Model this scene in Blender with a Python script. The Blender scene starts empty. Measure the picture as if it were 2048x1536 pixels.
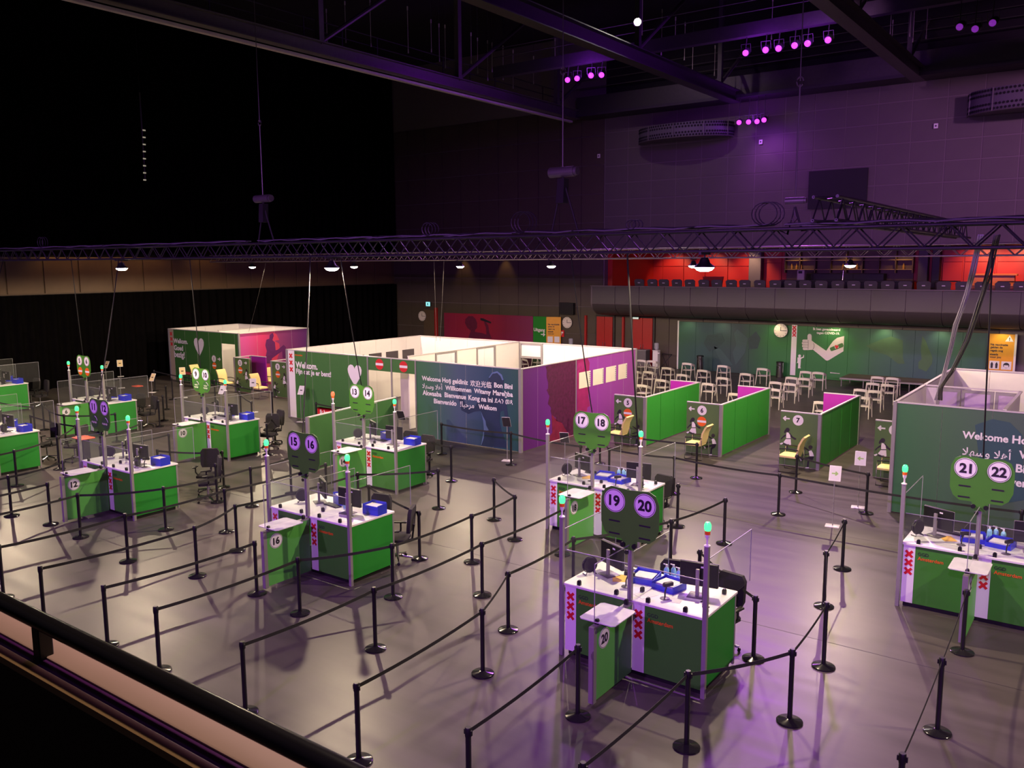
import bpy, bmesh, math, random
from math import pi, sin, cos, radians as R
from mathutils import Vector, Matrix
random.seed(7)
scene = bpy.context.scene
COL = scene.collection

# ------------------------------------------------------------------ camera
F, HCAM = 1703.06, 5.8
PITCH, ROLL, HEAD = R(8.0595), R(-0.2895), R(36.083)
def _axes():
    fw = Vector((0, cos(PITCH), -sin(PITCH))); rt = Vector((1, 0, 0)); up = rt.cross(fw)
    rt2 = rt * cos(ROLL) + up * sin(ROLL); up2 = rt2.cross(fw)
    M = Matrix.Rotation(HEAD, 3, 'Z')
    return M @ rt2, M @ up2, M @ fw
RT, UP, FW = _axes()
CAM = Vector((0, 0, HCAM))
cd = bpy.data.cameras.new('camera'); cam = bpy.data.objects.new('camera', cd); COL.objects.link(cam)
cam.matrix_world = Matrix(((RT.x, UP.x, -FW.x, 0), (RT.y, UP.y, -FW.y, 0), (RT.z, UP.z, -FW.z, HCAM), (0, 0, 0, 1)))
cd.sensor_fit = 'HORIZONTAL'; cd.sensor_width = 36; cd.lens = F / 2048 * 36
cd.clip_start = 0.05; cd.clip_end = 300
scene.camera = cam
def _ray(px, py): return FW * F + RT * (px - 1024) - UP * (py - 768)
def AZ(px, py, z=0.0):
    d = _ray(px, py); return CAM + d * ((z - HCAM) / d.z)
def AY(px, py, y):
    d = _ray(px, py); return CAM + d * (y / d.y)
def AX(px, py, x):
    d = _ray(px, py); return CAM + d * (x / d.x)

# ------------------------------------------------------------------ world, exposure
w = bpy.data.worlds.new('hall_air'); scene.world = w; w.use_nodes = True
w.node_tree.nodes['Background'].inputs[0].default_value = (0.55, 0.42, 0.62, 1)
w.node_tree.nodes['Background'].inputs[1].default_value = 0.03
vs = scene.view_settings
vs.view_transform = 'Standard'; vs.look = 'None'; vs.gamma = 1; vs.use_curve_mapping = False
vs.exposure = 0.0
try:
    scene.cycles.use_denoising = True
    scene.cycles.max_bounces = 4; scene.cycles.diffuse_bounces = 2; scene.cycles.glossy_bounces = 2; scene.cycles.transmission_bounces = 2
    scene.cycles.transparent_max_bounces = 14
    scene.cycles.use_adaptive_sampling = True; scene.cycles.adaptive_threshold = 0.03
    scene.cycles.sample_clamp_indirect = 3.0
    scene.cycles.caustics_reflective = False
except Exception:
    pass

# ------------------------------------------------------------------ large lights (rigs in the hall and one added lamp, not in view)
PURPLE = (0.60, 0.13, 1.0); MAGENTA = (1.0, 0.42, 1.0); LILAC = (0.58, 0.18, 1.0); WARM = (1.0, 0.78, 0.52); AMBER = (1.0, 0.56, 0.14)
def spot(name, loc, target, watts, color, angle=60, blend=0.6, size=0.15, parent=None):
    l = bpy.data.lights.new(name, 'SPOT'); l.energy = watts; l.color = color[:3]
    l.spot_size = R(angle); l.spot_blend = blend; l.shadow_soft_size = size
    o = bpy.data.objects.new(name, l); COL.objects.link(o)
    loc = Vector(loc); d = Vector(target) - loc
    q = d.to_track_quat('-Z', 'Y')
    if parent is None:
        o.location = loc; o.rotation_euler = q.to_euler()
    else:
        o.parent = parent
        o.location = loc; o.rotation_euler = q.to_euler()
    return o
# purple rig on the front of the camera balcony, washing the hall towards the rear wall
for k, x in enumerate((-28, -21, -14, -7, 0, 7)):
    spot('front_rig_light', (x, -1.0, 8.0), (x - 3, 17.5, 0), (2300, 2700, 3200, 3200, 3200, 3200)[k], LILAC, 68, 0.5, 0.2)
# added lamp in front of the camera balcony, brightening the ledge and handrail
spot('ledge_fill_light', (-2.4, 2.3, 8.2), (-2.2, 0.7, 4.7), 380, (1.0, 0.76, 0.60), 58, 0.6, 0.1)
# purple wash on the rear wall
spot('rear_wash_light', (5, 30, 13.5), (0, 43.3, 8), 5200, MAGENTA, 90, 0.9, 0.3)
spot('rear_wash_light', (-9, 30, 13.8), (-10, 43.3, 8.5), 480, MAGENTA, 110, 0.9, 0.3)

# dim light above the perforated drum
spot('drum_light', (-19.5, 34.5, 17.0), (-19.5, 43.3, 11.5), 420, (1.0, 0.72, 0.80), 75, 0.9, 0.15)

# ------------------------------------------------------------------ materials
MATS = {}
def mat(name, col, rough=0.5, metal=0.0, var=0.08, scale=6.0, bump=0.0, emit=None, estr=0.0, spec=0.5):
    if name in MATS: return MATS[name]
    m = bpy.data.materials.new(name); m.use_nodes = True; nt = m.node_tree; N = nt.nodes; L = nt.links
    b = N['Principled BSDF']; b.inputs['Roughness'].default_value = rough; b.inputs['Metallic'].default_value = metal
    if 'Specular IOR Level' in b.inputs: b.inputs['Specular IOR Level'].default_value = spec
    tc = N.new('ShaderNodeTexCoord'); nz = N.new('ShaderNodeTexNoise')
    nz.inputs['Scale'].default_value = scale; nz.inputs['Detail'].default_value = 4
    L.new(tc.outputs['Object'], nz.inputs['Vector'])
    mx = N.new('ShaderNodeMixRGB'); L.new(nz.outputs['Fac'], mx.inputs['Fac'])
    mx.inputs['Color1'].default_value = tuple(max(0, c * (1 - var)) for c in col[:3]) + (1,)
    mx.inputs['Color2'].default_value = tuple(min(1, c * (1 + var)) for c in col[:3]) + (1,)
    L.new(mx.outputs['Color'], b.inputs['Base Color'])
    if bump:
        bp = N.new('ShaderNodeBump'); bp.inputs['Strength'].default_value = bump; bp.inputs['Distance'].default_value = 0.01
        L.new(nz.outputs['Fac'], bp.inputs['Height']); L.new(bp.outputs['Normal'], b.inputs['Normal'])
    if emit:
        b.inputs['Emission Color'].default_value = tuple(emit[:3]) + (1,); b.inputs['Emission Strength'].default_value = estr
    MATS[name] = m; return m
def gradmat(name, axis, stops, rough=0.5, noise=0.0, nscale=1.0):
    """colour bands printed along a local axis: stops = [(position in metres, colour)]"""
    if name in MATS: return MATS[name]
    m = bpy.data.materials.new(name); m.use_nodes = True; nt = m.node_tree; N = nt.nodes; L = nt.links
    b = N['Principled BSDF']; b.inputs['Roughness'].default_value = rough
    tc = N.new('ShaderNodeTexCoord'); sp = N.new('ShaderNodeSeparateXYZ'); L.new(tc.outputs['Object'], sp.inputs[0])
    lo, hi = stops[0][0], stops[-1][0]
    src = sp.outputs['XYZ'.index(axis)]
    if noise:
        nz = N.new('ShaderNodeTexNoise'); nz.inputs['Scale'].default_value = nscale; nz.inputs['Detail'].default_value = 5
        L.new(tc.outputs['Object'], nz.inputs['Vector'])
        ma = N.new('ShaderNodeMath'); ma.operation = 'MULTIPLY_ADD'
        L.new(nz.outputs['Fac'], ma.inputs[0]); ma.inputs[1].default_value = noise; L.new(src, ma.inputs[2]); src = ma.outputs[0]
    mr = N.new('ShaderNodeMapRange'); L.new(src, mr.inputs['Value']); mr.inputs['From Min'].default_value = lo; mr.inputs['From Max'].default_value = hi
    cr = N.new('ShaderNodeValToRGB'); L.new(mr.outputs['Result'], cr.inputs['Fac'])
    e = cr.color_ramp.elements
    for i, (p, c) in enumerate(stops):
        t = (p - lo) / (hi - lo)
        if i == 0: el = e[0]; el.position = 0
        elif i == len(stops) - 1: el = e[-1]; el.position = 1
        else: el = e.new(t)
        el.color = tuple(c) + (1,)
    L.new(cr.outputs['Color'], b.inputs['Base Color'])
    MATS[name] = m; return m
def glassmat(name, tint, fac, rough=0.05):
    if name in MATS: return MATS[name]
    m = bpy.data.materials.new(name); m.use_nodes = True; nt = m.node_tree; N = nt.nodes; L = nt.links
    N.remove(N['Principled BSDF']); out = N['Material Output']
    t = N.new('ShaderNodeBsdfTransparent'); t.inputs[0].default_value = tuple(tint) + (1,)
    g = N.new('ShaderNodeBsdfPrincipled'); g.inputs['Base Color'].default_value = (0.8, 0.8, 0.8, 1); g.inputs['Roughness'].default_value = rough
    nz = N.new('ShaderNodeTexNoise'); nz.inputs['Scale'].default_value = 3.0
    mp = N.new('ShaderNodeMapRange'); L.new(nz.outputs['Fac'], mp.inputs['Value'])
    mp.inputs['To Min'].default_value = fac * 0.8; mp.inputs['To Max'].default_value = fac * 1.2
    mx = N.new('ShaderNodeMixShader'); L.new(mp.outputs['Result'], mx.inputs[0])
    L.new(t.outputs[0], mx.inputs[1]); L.new(g.outputs[0], mx.inputs[2]); L.new(mx.outputs[0], out.inputs[0])
    MATS[name] = m; return m
def emitmat(name, col, s):
    return mat(name, (0.8, 0.8, 0.8), 0.5, emit=col, estr=s)

M_GREEN = mat('green_laminate', (0.016, 0.245, 0.022), 0.45, var=0.05)
M_DGREEN = mat('deep_green_print', (0.046, 0.165, 0.036), 0.5, var=0.06)
M_LGREEN = mat('light_green_board', (0.026, 0.28, 0.026), 0.45, var=0.05)
M_WHITE = mat('white_laminate', (0.80, 0.78, 0.76), 0.4, var=0.03)
M_WALLW = mat('white_wall_panel', (0.78, 0.74, 0.70), 0.55, var=0.03)
M_RED = mat('red_print', (0.62, 0.012, 0.022), 0.5)
M_ORANGE = mat('orange_print', (0.80, 0.13, 0.012), 0.5)
M_DARKTXT = mat('dark_print', (0.016, 0.012, 0.022), 0.5)
M_WTXT = mat('white_print', (0.82, 0.80, 0.80), 0.5, var=0.02)
M_ALU = mat('aluminium', (0.30, 0.285, 0.28), 0.45, 0.3, var=0.06)
M_BLACK = mat('black_plastic', (0.007, 0.007, 0.008), 0.45, var=0.2)
M_BELT = mat('black_belt_webbing', (0.015, 0.015, 0.015), 0.7, var=0.2, scale=60)
M_POST = mat('black_powder_coat', (0.011, 0.011, 0.012), 0.30, var=0.2)
M_BASE = mat('polished_black_base', (0.03, 0.03, 0.03), 0.16, 0.5, var=0.2)
M_FABRIC = mat('black_fabric', (0.016, 0.014, 0.016), 0.9, var=0.25, scale=40, bump=0.2)
M_BLUE = mat('blue_plastic_tray', (0.008, 0.02, 0.62), 0.3, var=0.08)
M_PAPER = mat('paper', (0.72, 0.70, 0.72), 0.8, var=0.04)
M_YPAPER = mat('yellow_paper', (0.85, 0.50, 0.06), 0.8)
M_BOTTLE = mat('pale_blue_bottle', (0.28, 0.62, 0.78), 0.25)
M_CHROME = mat('chrome', (0.6, 0.6, 0.6), 0.15, 1.0)
M_CHAIRW = mat('white_plastic_chair', (0.72, 0.68, 0.58), 0.45, var=0.04)
M_YELLOW = mat('cream_upholstery', (0.78, 0.62, 0.26), 0.75, var=0.08, scale=20)
M_MAGENTA = mat('magenta_panel', (0.32, 0.010, 0.30), 0.5)
M_CURTAIN = mat('black_velour', (0.0035, 0.003, 0.0032), 1.0, var=0.4, scale=3, spec=0.0)
M_TRUSS = mat('truss_tube', (0.055, 0.05, 0.06), 0.42, 0.6, var=0.15)
M_TRUSS2 = mat('alu_truss_tube', (0.42, 0.38, 0.32), 0.4, 0.8, var=0.1)
M_STEEL = mat('dark_steel', (0.055, 0.05, 0.055), 0.5, 0.4, var=0.2)
M_STEELL = mat('grey_steel', (0.16, 0.145, 0.15), 0.45, 0.5, var=0.15)
M_CABLE = mat('dark_cable', (0.018, 0.015, 0.022), 0.6)
M_CABLEL = mat('pale_cable', (0.16, 0.15, 0.18), 0.6)
M_CABLEW = mat('white_cable', (0.55, 0.52, 0.58), 0.6)
M_CABLEG = mat('grey_green_cable', (0.16, 0.17, 0.12), 0.6)
M_CEIL = mat('ceiling_black', (0.010, 0.008, 0.012), 0.9)
M_GLASS = glassmat('acrylic_sheet', (0.95, 0.97, 0.96), 0.018, 0.02)
M_GEDGE = mat('acrylic_edge', (0.30, 0.30, 0.33), 0.3)
M_FROST = glassmat('frosted_shelf', (0.80, 0.80, 0.80), 0.72, 0.45)
M_BLIT = mat('green_beacon_lit', (0.0, 0.3, 0.08), .3, emit=(0.06, 1.0, 0.22), estr=2.4)
M_BCORE = emitmat('green_beacon_core', (0.55, 1.0, 0.70), 14.0)
M_RLIT = mat('red_beacon_lit', (0.4, 0.0, 0.0), .3, emit=(1.0, 0.08, 0.03), estr=4.0)
M_PLIT = mat('purple_lens_lit', (0.2, 0.0, 0.3), .3, emit=(0.75, 0.035, 1.0), estr=3.6)
M_WLIT = emitmat('lamp_lens_lit', (1.0, 0.93, 0.80), 30.0)

# ------------------------------------------------------------------ mesh builder
class MB:
    def __init__(s): s.v = []; s.f = []; s.m = []
    def _add(s, vs, fs, mi=0):
        n = len(s.v); s.v += [tuple(x) for x in vs]; s.f += [tuple(i + n for i in f) for f in fs]; s.m += [mi] * len(fs); return s
    def box(s, x0, y0, z0, x1, y1, z1, mi=0, front=None):
        """front: material index of the -Y face"""
        v = [(x0, y0, z0), (x1, y0, z0), (x1, y1, z0), (x0, y1, z0), (x0, y0, z1), (x1, y0, z1), (x1, y1, z1), (x0, y1, z1)]
        f = [(0, 3, 2, 1), (4, 5, 6, 7), (0, 1, 5, 4), (1, 2, 6, 5), (2, 3, 7, 6), (3, 0, 4, 7)]
        s._add(v, f, mi)
        if front is not None: s.m[-4] = front
        return s
    def bbox(s, x0, y0, z0, x1, y1, z1, b=0.004, mi=0):
        """box with chamfered vertical and top edges"""
        pts = [(x0 + b, y0), (x1 - b, y0), (x1, y0 + b), (x1, y1 - b), (x1 - b, y1), (x0 + b, y1), (x0, y1 - b), (x0, y0 + b)]
        cx, cy = (x0 + x1) / 2, (y0 + y1) / 2
        top = [(cx + (x - cx) * (1 - 2 * b / (x1 - x0)), cy + (y - cy) * (1 - 2 * b / (y1 - y0))) for x, y in pts]
        v = [(x, y, z0) for x, y in pts] + [(x, y, z1 - b) for x, y in pts] + [(x, y, z1) for x, y in top]
        f = [tuple(range(7, -1, -1)), tuple(range(16, 24))]
        for k in range(2):
            for i in range(8):
                j = (i + 1) % 8; f.append((k * 8 + i, k * 8 + j, k * 8 + 8 + j, k * 8 + 8 + i))
        return s._add(v, f, mi)
    def cyl(s, p0, p1, r0, r1=None, n=10, mi=0, caps=True):
        p0 = Vector(p0); p1 = Vector(p1); r1 = r0 if r1 is None else r1
        d = (p1 - p0); 
        if d.length < 1e-9: return s
        d.normalize(); a = Vector((0, 0, 1)) if abs(d.z) < .9 else Vector((1, 0, 0))
        u = d.cross(a).normalized(); w_ = d.cross(u)
        v = []
        for p, r in ((p0, r0), (p1, r1)):
            for i in range(n):
                t = 2 * pi * i / n; v.append(p + u * (r * cos(t)) + w_ * (r * sin(t)))
        f = [(i, (i + 1) % n, n + (i + 1) % n, n + i) for i in range(n)]
        if caps: f += [tuple(range(n - 1, -1, -1)), tuple(range(n, 2 * n))]
        return s._add(v, f, mi)
    def lathe(s, prof, c=(0, 0, 0), n=20, mi=0):
        v = []; f = []
        for r, z in prof:
            for i in range(n):
                t = 2 * pi * i / n; v.append((c[0] + r * cos(t), c[1] + r * sin(t), c[2] + z))
        for k in range(len(prof) - 1):
            for i in range(n):
                j = (i + 1) % n; f.append((k * n + i, k * n + j, (k + 1) * n + j, (k + 1) * n + i))
        f += [tuple(range(n - 1, -1, -1)), tuple(range((len(prof) - 1) * n, len(prof) * n))]
        return s._add(v, f, mi)
    def ext(s, pts, off, mi=0, flip=False):
        """closed outline (3-D points) pushed along off"""
        off = Vector(off); n = len(pts); a = [Vector(p) for p in pts]; b = [p + off for p in a]
        f = [tuple(range(n)), tuple(range(2 * n - 1, n - 1, -1))] + [((i + 1) % n, i, n + i, n + (i + 1) % n) for i in range(n)]
        return s._add(a + b, f, mi)
    def tube(s, pts, r, n=6, mi=0):
        pts = [Vector(p) for p in pts]; N_ = len(pts); v = []; f = []
        for k, p in enumerate(pts):
            d = (pts[min(k + 1, N_ - 1)] - pts[max(k - 1, 0)]).normalized()
            a = Vector((0, 0, 1)) if abs(d.z) < .9 else Vector((1, 0, 0))
            u = d.cross(a).normalized(); w_ = d.cross(u)
            rr = r[k] if isinstance(r, (list, tuple)) else r
            for i in range(n):
                t = 2 * pi * i / n; v.append(p + u * (rr * cos(t)) + w_ * (rr * sin(t)))
        for k in range(N_ - 1):
            for i in range(n):
                j = (i + 1) % n; f.append((k * n + i, k * n + j, (k + 1) * n + j, (k + 1) * n + i))
        f += [tuple(range(n - 1, -1, -1)), tuple(range((N_ - 1) * n, N_ * n))]
        return s._add(v, f, mi)
    def sweep(s, pts, prof, mi=0):
        """profile [(side, up)] swept along a path, kept upright"""
        pts = [Vector(p) for p in pts]; n = len(prof); v = []; f = []
        for k, p in enumerate(pts):
            d = (pts[min(k + 1, len(pts) - 1)] - pts[max(k - 1, 0)]).normalized()
            sd = d.cross(Vector((0, 0, 1))).normalized(); up = sd.cross(d)
            for a, b in prof: v.append(p + sd * a + up * b)
        for k in range(len(pts) - 1):
            for i in range(n):
                j = (i + 1) % n; f.append((k * n + i, k * n + j, (k + 1) * n + j, (k + 1) * n + i))
        f += [tuple(range(n - 1, -1, -1)), tuple(range((len(pts) - 1) * n, len(pts) * n))]
        return s._add(v, f, mi)
    def xf(s, M, start=0):
        for i in range(start, len(s.v)): s.v[i] = tuple(M @ Vector(s.v[i]))
        return s
    def mesh(s, name, mats, smooth=40):
        me = bpy.data.meshes.new(name); me.from_pydata(s.v, [], s.f)
        for m in (mats if isinstance(mats, (list, tuple)) else [mats]): me.materials.append(m)
        if any(s.m): me.polygons.foreach_set('material_index', s.m)
        bm = bmesh.new(); bm.from_mesh(me); bmesh.ops.recalc_face_normals(bm, faces=bm.faces); bm.to_mesh(me); bm.free()
        if smooth:
            me.shade_smooth(); me.set_sharp_from_angle(angle=R(smooth))
        me.update(); return me
def link(name, me, parent=None, loc=(0, 0, 0), rz=0.0):
    o = bpy.data.objects.new(name, me); COL.objects.link(o)
    if parent is not None: o.parent = parent
    o.location = loc
    if rz: o.rotation_euler = (0, 0, rz)
    return o
CACHE = {}
def part(name, key, fn, mats, parent=None, loc=(0, 0, 0), rz=0.0, smooth=40):
    """mesh data shared by every part with the same key"""
    me = CACHE.get(key)
    if me is None:
        b = MB(); r = fn(b); me = (b if r is None else r).mesh(name, mats, smooth); CACHE[key] = me
    return link(name, me, parent, loc, rz)
def one(name, b, mats, parent=None, loc=(0, 0, 0), rz=0.0, smooth=40):
    return link(name, b.mesh(name, mats, smooth), parent, loc, rz)
def empty(name, loc=(0, 0, 0), rz=0.0):
    o = bpy.data.objects.new(name, None); COL.objects.link(o); o.location = loc; o.rotation_euler = (0, 0, rz)
    o.empty_display_size = 0.1; return o
def tag(o, label, cat, group=None, kind=None):
    o['label'] = label; o['category'] = cat
    if group: o['group'] = group
    if kind: o['kind'] = kind
    return o
def struct(o, label=None):
    o['kind'] = 'structure'
    if label: o['label'] = label
    return o
# ------------------------------------------------------------------ lettering
_TXT = {}
def text_geo(s, bold=0.0):
    k = (s, bold)
    if k in _TXT: return _TXT[k]
    c = bpy.data.curves.new('lettering', 'FONT'); c.body = s; c.size = 1.0; c.offset = bold; c.resolution_u = 3
    o = bpy.data.objects.new('lettering', c); COL.objects.link(o)
    dg = bpy.context.evaluated_depsgraph_get(); dg.update()
    me = bpy.data.meshes.new_from_object(o.evaluated_get(dg))
    V = [tuple(v.co) for v in me.vertices]; P = [tuple(p.vertices) for p in me.polygons]
    bpy.data.objects.remove(o); bpy.data.curves.remove(c); bpy.data.meshes.remove(me)
    xs = [v[0] for v in V] or [0]; ys = [v[1] for v in V] or [0]
    _TXT[k] = (V, P, min(xs), max(xs), min(ys), max(ys)); return _TXT[k]
def lettering(parent, s, o, u, v, width=None, height=None, bold=0.02, m=None, align='l', name='lettering', mirror=False):
    """flat lettering on a surface: origin o, reading direction u, up direction v (parent space)"""
    V, P, x0, x1, y0, y1 = text_geo(s, bold); o = Vector(o); u = Vector(u).normalized(); v = Vector(v).normalized()
    sx = width / (x1 - x0) if width else None; sy = height / (y1 - y0) if height else None
    if sx is None: sx = sy
    if sy is None: sy = sx
    W = (x1 - x0) * sx; ox = {'l': 0, 'c': -W / 2, 'r': -W}[align]
    b = MB(); n = u.cross(v) * 0.0015
    for d in (n,):
        b._add([o + u * (ox + (p[0] - x0) * sx) + v * ((p[1] - (0 if height is None else y0)) * sy) + d for p in V], P)
    me = bpy.data.meshes.new(name); me.from_pydata(b.v, [], b.f); me.materials.append(m or M_WTXT); me.update()
    return link(name, me, parent)
def disc(b, c, u, v, r, th=0.004, n=28, mi=0, ry=None):
    c = Vector(c); u = Vector(u); v = Vector(v); nn = u.cross(v)
    ry = r if ry is None else ry
    b.ext([c + u * (r * cos(2 * pi * i / n)) + v * (ry * sin(2 * pi * i / n)) for i in range(n)], nn * th, mi); return b
def ringgeo(b, c, u, v, r0, r1, th=0.004, n=28, mi=0):
    c = Vector(c); u = Vector(u); v = Vector(v); nn = u.cross(v) * th
    A = [c + u * (r0 * cos(2 * pi * i / n)) + v * (r0 * sin(2 * pi * i / n)) + nn for i in range(n)]
    B = [c + u * (r1 * cos(2 * pi * i / n)) + v * (r1 * sin(2 * pi * i / n)) + nn for i in range(n)]
    b._add(A + B, [(i, (i + 1) % n, n + (i + 1) % n, n + i) for i in range(n)], mi); return b
def shape(b, c, u, v, pts, th=0.003, mi=0, s=1.0):
    c = Vector(c); u = Vector(u); v = Vector(v)
    b.ext([c + u * (p[0] * s) + v * (p[1] * s) for p in pts], u.cross(v) * th, mi); return b
def cross_pts(r, t):
    a = []
    for k in range(4):
        q = pi / 4 + k * pi / 2
        d = (cos(q), sin(q)); e = (-sin(q), cos(q))
        a += [(d[0] * r - e[0] * t, d[1] * r - e[1] * t), (d[0] * r + e[0] * t, d[1] * r + e[1] * t)]
        q2 = q + pi / 4; a.append((cos(q2) * t * 1.414, sin(q2) * t * 1.414))
    return a
HEART = [(0, -1.0), (-.25, -.72), (-.55, -.35), (-.78, .08), (-.82, .38), (-.72, .62), (-.5, .76), (-.25, .74), (-.08, .6), (0, .42), (.08, .6), (.25, .74), (.5, .76), (.72, .62), (.82, .38), (.78, .08), (.55, -.35), (.25, -.72)]
ARROWL = [(-1, 0), (-.25, .75), (.05, .45), (-.2, .2), (1, .2), (1, -.2), (-.2, -.2), (.05, -.45), (-.25, -.75)]
X_, Y_, Z_ = Vector((1, 0, 0)), Vector((0, 1, 0)), Vector((0, 0, 1))
ORD = ['first', 'second', 'third', 'fourth', 'fifth', 'sixth', 'seventh', 'eighth', 'ninth', 'tenth', 'eleventh', 'twelfth', 'thirteenth', 'fourteenth', 'fifteenth', 'sixteenth', 'seventeenth', 'eighteenth', 'nineteenth', 'twentieth', 'twenty-first', 'twenty-second', 'twenty-third', 'twenty-fourth', 'twenty-fifth', 'twenty-sixth', 'twenty-seventh', 'twenty-eighth', 'twenty-ninth', 'thirtieth']
# ================================================================== SETTING
XL, YB = -41.6, 43.3
M_FLOOR = mat('grey_event_floor', (0.078, 0.067, 0.062), 0.36, var=0.22, scale=0.55, spec=0.28)
def _floor_wear():
    nt = M_FLOOR.node_tree; N = nt.nodes; L = nt.links; b = N['Principled BSDF']
    tc = N.new('ShaderNodeTexCoord'); mp = N.new('ShaderNodeMapping'); mp.inputs['Scale'].default_value = (0.25, 2.2, 1)
    L.new(tc.outputs['Object'], mp.inputs['Vector']); nz = N.new('ShaderNodeTexNoise'); nz.inputs['Scale'].default_value = 1.3; nz.inputs['Detail'].default_value = 8
    L.new(mp.outputs['Vector'], nz.inputs['Vector']); mr = N.new('ShaderNodeMapRange'); L.new(nz.outputs['Fac'], mr.inputs['Value'])
    mr.inputs['To Min'].default_value = 0.28; mr.inputs['To Max'].default_value = 0.50; L.new(mr.outputs['Result'], b.inputs['Roughness'])
    old = b.inputs['Base Color'].links[0].from_socket; m2 = N.new('ShaderNodeMapRange'); L.new(nz.outputs['Fac'], m2.inputs['Value']); m2.inputs['From Min'].default_value = .3; m2.inputs['From Max'].default_value = .7; m2.inputs['To Min'].default_value = .78; m2.inputs['To Max'].default_value = 1.22
    vm = N.new('ShaderNodeVectorMath'); vm.operation = 'SCALE'; L.new(old, vm.inputs[0]); L.new(m2.outputs['Result'], vm.inputs['Scale']); L.new(vm.outputs[0], b.inputs['Base Color'])
_floor_wear()
fl = struct(one('floor', MB().box(-46, 2.2, -0.2, 22, 43.6, 0), M_FLOOR))
M_SEAM = mat('floor_seam', (0.035, 0.03, 0.035), 0.6)
for k, (x0, y0, x1, y1) in enumerate([(-40, 18.35, 20, 18.35), (-40, 20.35, 20, 20.35), (-40, 12.9, 20, 12.9)]):
    one('floor_seam', MB().box(min(x0, x1) - .008, min(y0, y1) - .008, 0, max(x0, x1) + .008, max(y0, y1) + .008, 0.0012), M_SEAM, fl)
# ---- left wall: brown balcony band, black drapes above and below
M_WOOD = mat('brown_wall_panel', (0.150, 0.090, 0.045), 0.55, var=0.18, scale=1.5)
M_WOODD = mat('dark_joint', (0.13, 0.085, 0.05), 0.6)
wl = struct(one('wall_left', MB().box(XL - .4, 2.2, 0, XL - .1, 43.6, 19), M_CEIL))
zT, zB = 6.13, 4.46
one('balcony_band', MB().box(XL - .1, 2.2, zB, XL, 43.3, zT), M_WOODD, wl)
for k in range(24):
    y0 = 3.0 + k * 1.67
    if y0 + 1.6 > YB: break
    part('panel', 'lbp', lambda b: b.bbox(0, 0, 0, 0.05, 1.60, zT - zB - .12, 0.006), M_WOOD, wl, (XL, y0, zB + .06))
one('balcony_lip', MB().box(XL - .1, 2.2, zT, XL + .12, 43.2, zT + .07), mat('lip_wood', (0.3, 0.2, 0.1), .5), wl)
def drape(name, x, y0, y1, z0, z1, pitch=0.55, amp=0.10):
    b = MB(); n = int((y1 - y0) / pitch * 6); v = []
    for i in range(n + 1):
        y = y0 + (y1 - y0) * i / n; dx = amp * sin(2 * pi * y / pitch) + 0.05 * sin(y * 2.1)
        v += [(x + dx, y, z0), (x + dx, y, z1)]
    b._add(v, [(2 * i, 2 * i + 2, 2 * i + 3, 2 * i + 1) for i in range(n)])
    return one(name, b, M_CURTAIN, smooth=80)
tag(drape('black_drape', XL + .25, 2.4, 43.2, 0, zB - .02), 'black pleated drape below the brown balcony band on the left wall', 'curtain')
tag(drape('black_drape', XL - .02 + .3, 2.4, 43.2, zT + .25, 18.5), 'huge black drape above the brown balcony band on the left wall', 'curtain')
# ---- rear wall
M_BACK = mat('rear_wall_board', (0.105, 0.088, 0.085), 0.6, var=0.12, scale=1.2)
M_BACKJ = mat('rear_wall_joint', (0.165, 0.135, 0.14), 0.6)
M_BROWN = mat('brown_rear_wall', (0.075, 0.056, 0.042), 0.55, var=0.15, scale=1.0)
wb = struct(one('wall_back', MB().box(XL, YB, 0, -24.9, YB + .4, 19).box(-24.9, YB, 0, 22, YB + .4, 2.95).box(-24.9, YB, 6.55, 22, YB + .4, 14.0), M_BACKJ))
one('upper_wall', MB().box(-24.9, YB, 14.0, 22, YB + .4, 19), M_CEIL, wb)
px0 = -24.9; pw, ph = 1.46, 0.93
for i in range(22):
    for j in range(8):
        z0 = 6.58 + j * ph
        if z0 > 13.9: continue
        part('wall_panel', 'bwp%d' % ((i * 7 + j * 3) % 3), lambda b: b.bbox(0, 0, 0, pw - .05, .02, ph - .05, .006), M_BACK, wb, (px0 + i * pw, YB - .02, z0))
for i in range(11):
    for j in range(9):
        z0 = 0.02 + j * 1.62
        if z0 > 13.5 or (z0 < 2.7 and i > 10): continue
        part('wall_panel', 'bwl', lambda b: b.bbox(0, 0, 0, 1.48, .05, 1.59, .006), M_BROWN, wb, (XL + .05 + i * 1.51, YB - .05, z0))
for i in range(10):
    part('wall_panel', 'bwu', lambda b: b.bbox(0, 0, 0, 1.97, .05, 2.85, .006), M_BROWN, wb, (-24.7 + i * 2.0 if i < 2 else -20.7 + (i - 2) * 2.0, YB - .05, 0.02))
wr = struct(one('wall_right', MB().box(21.6, 2.2, 0, 22, 43.6, 19), M_CEIL))
ce = struct(one('ceiling', MB().box(-46, -4, 18.6, 22, 44, 19), M_CEIL))
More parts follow.
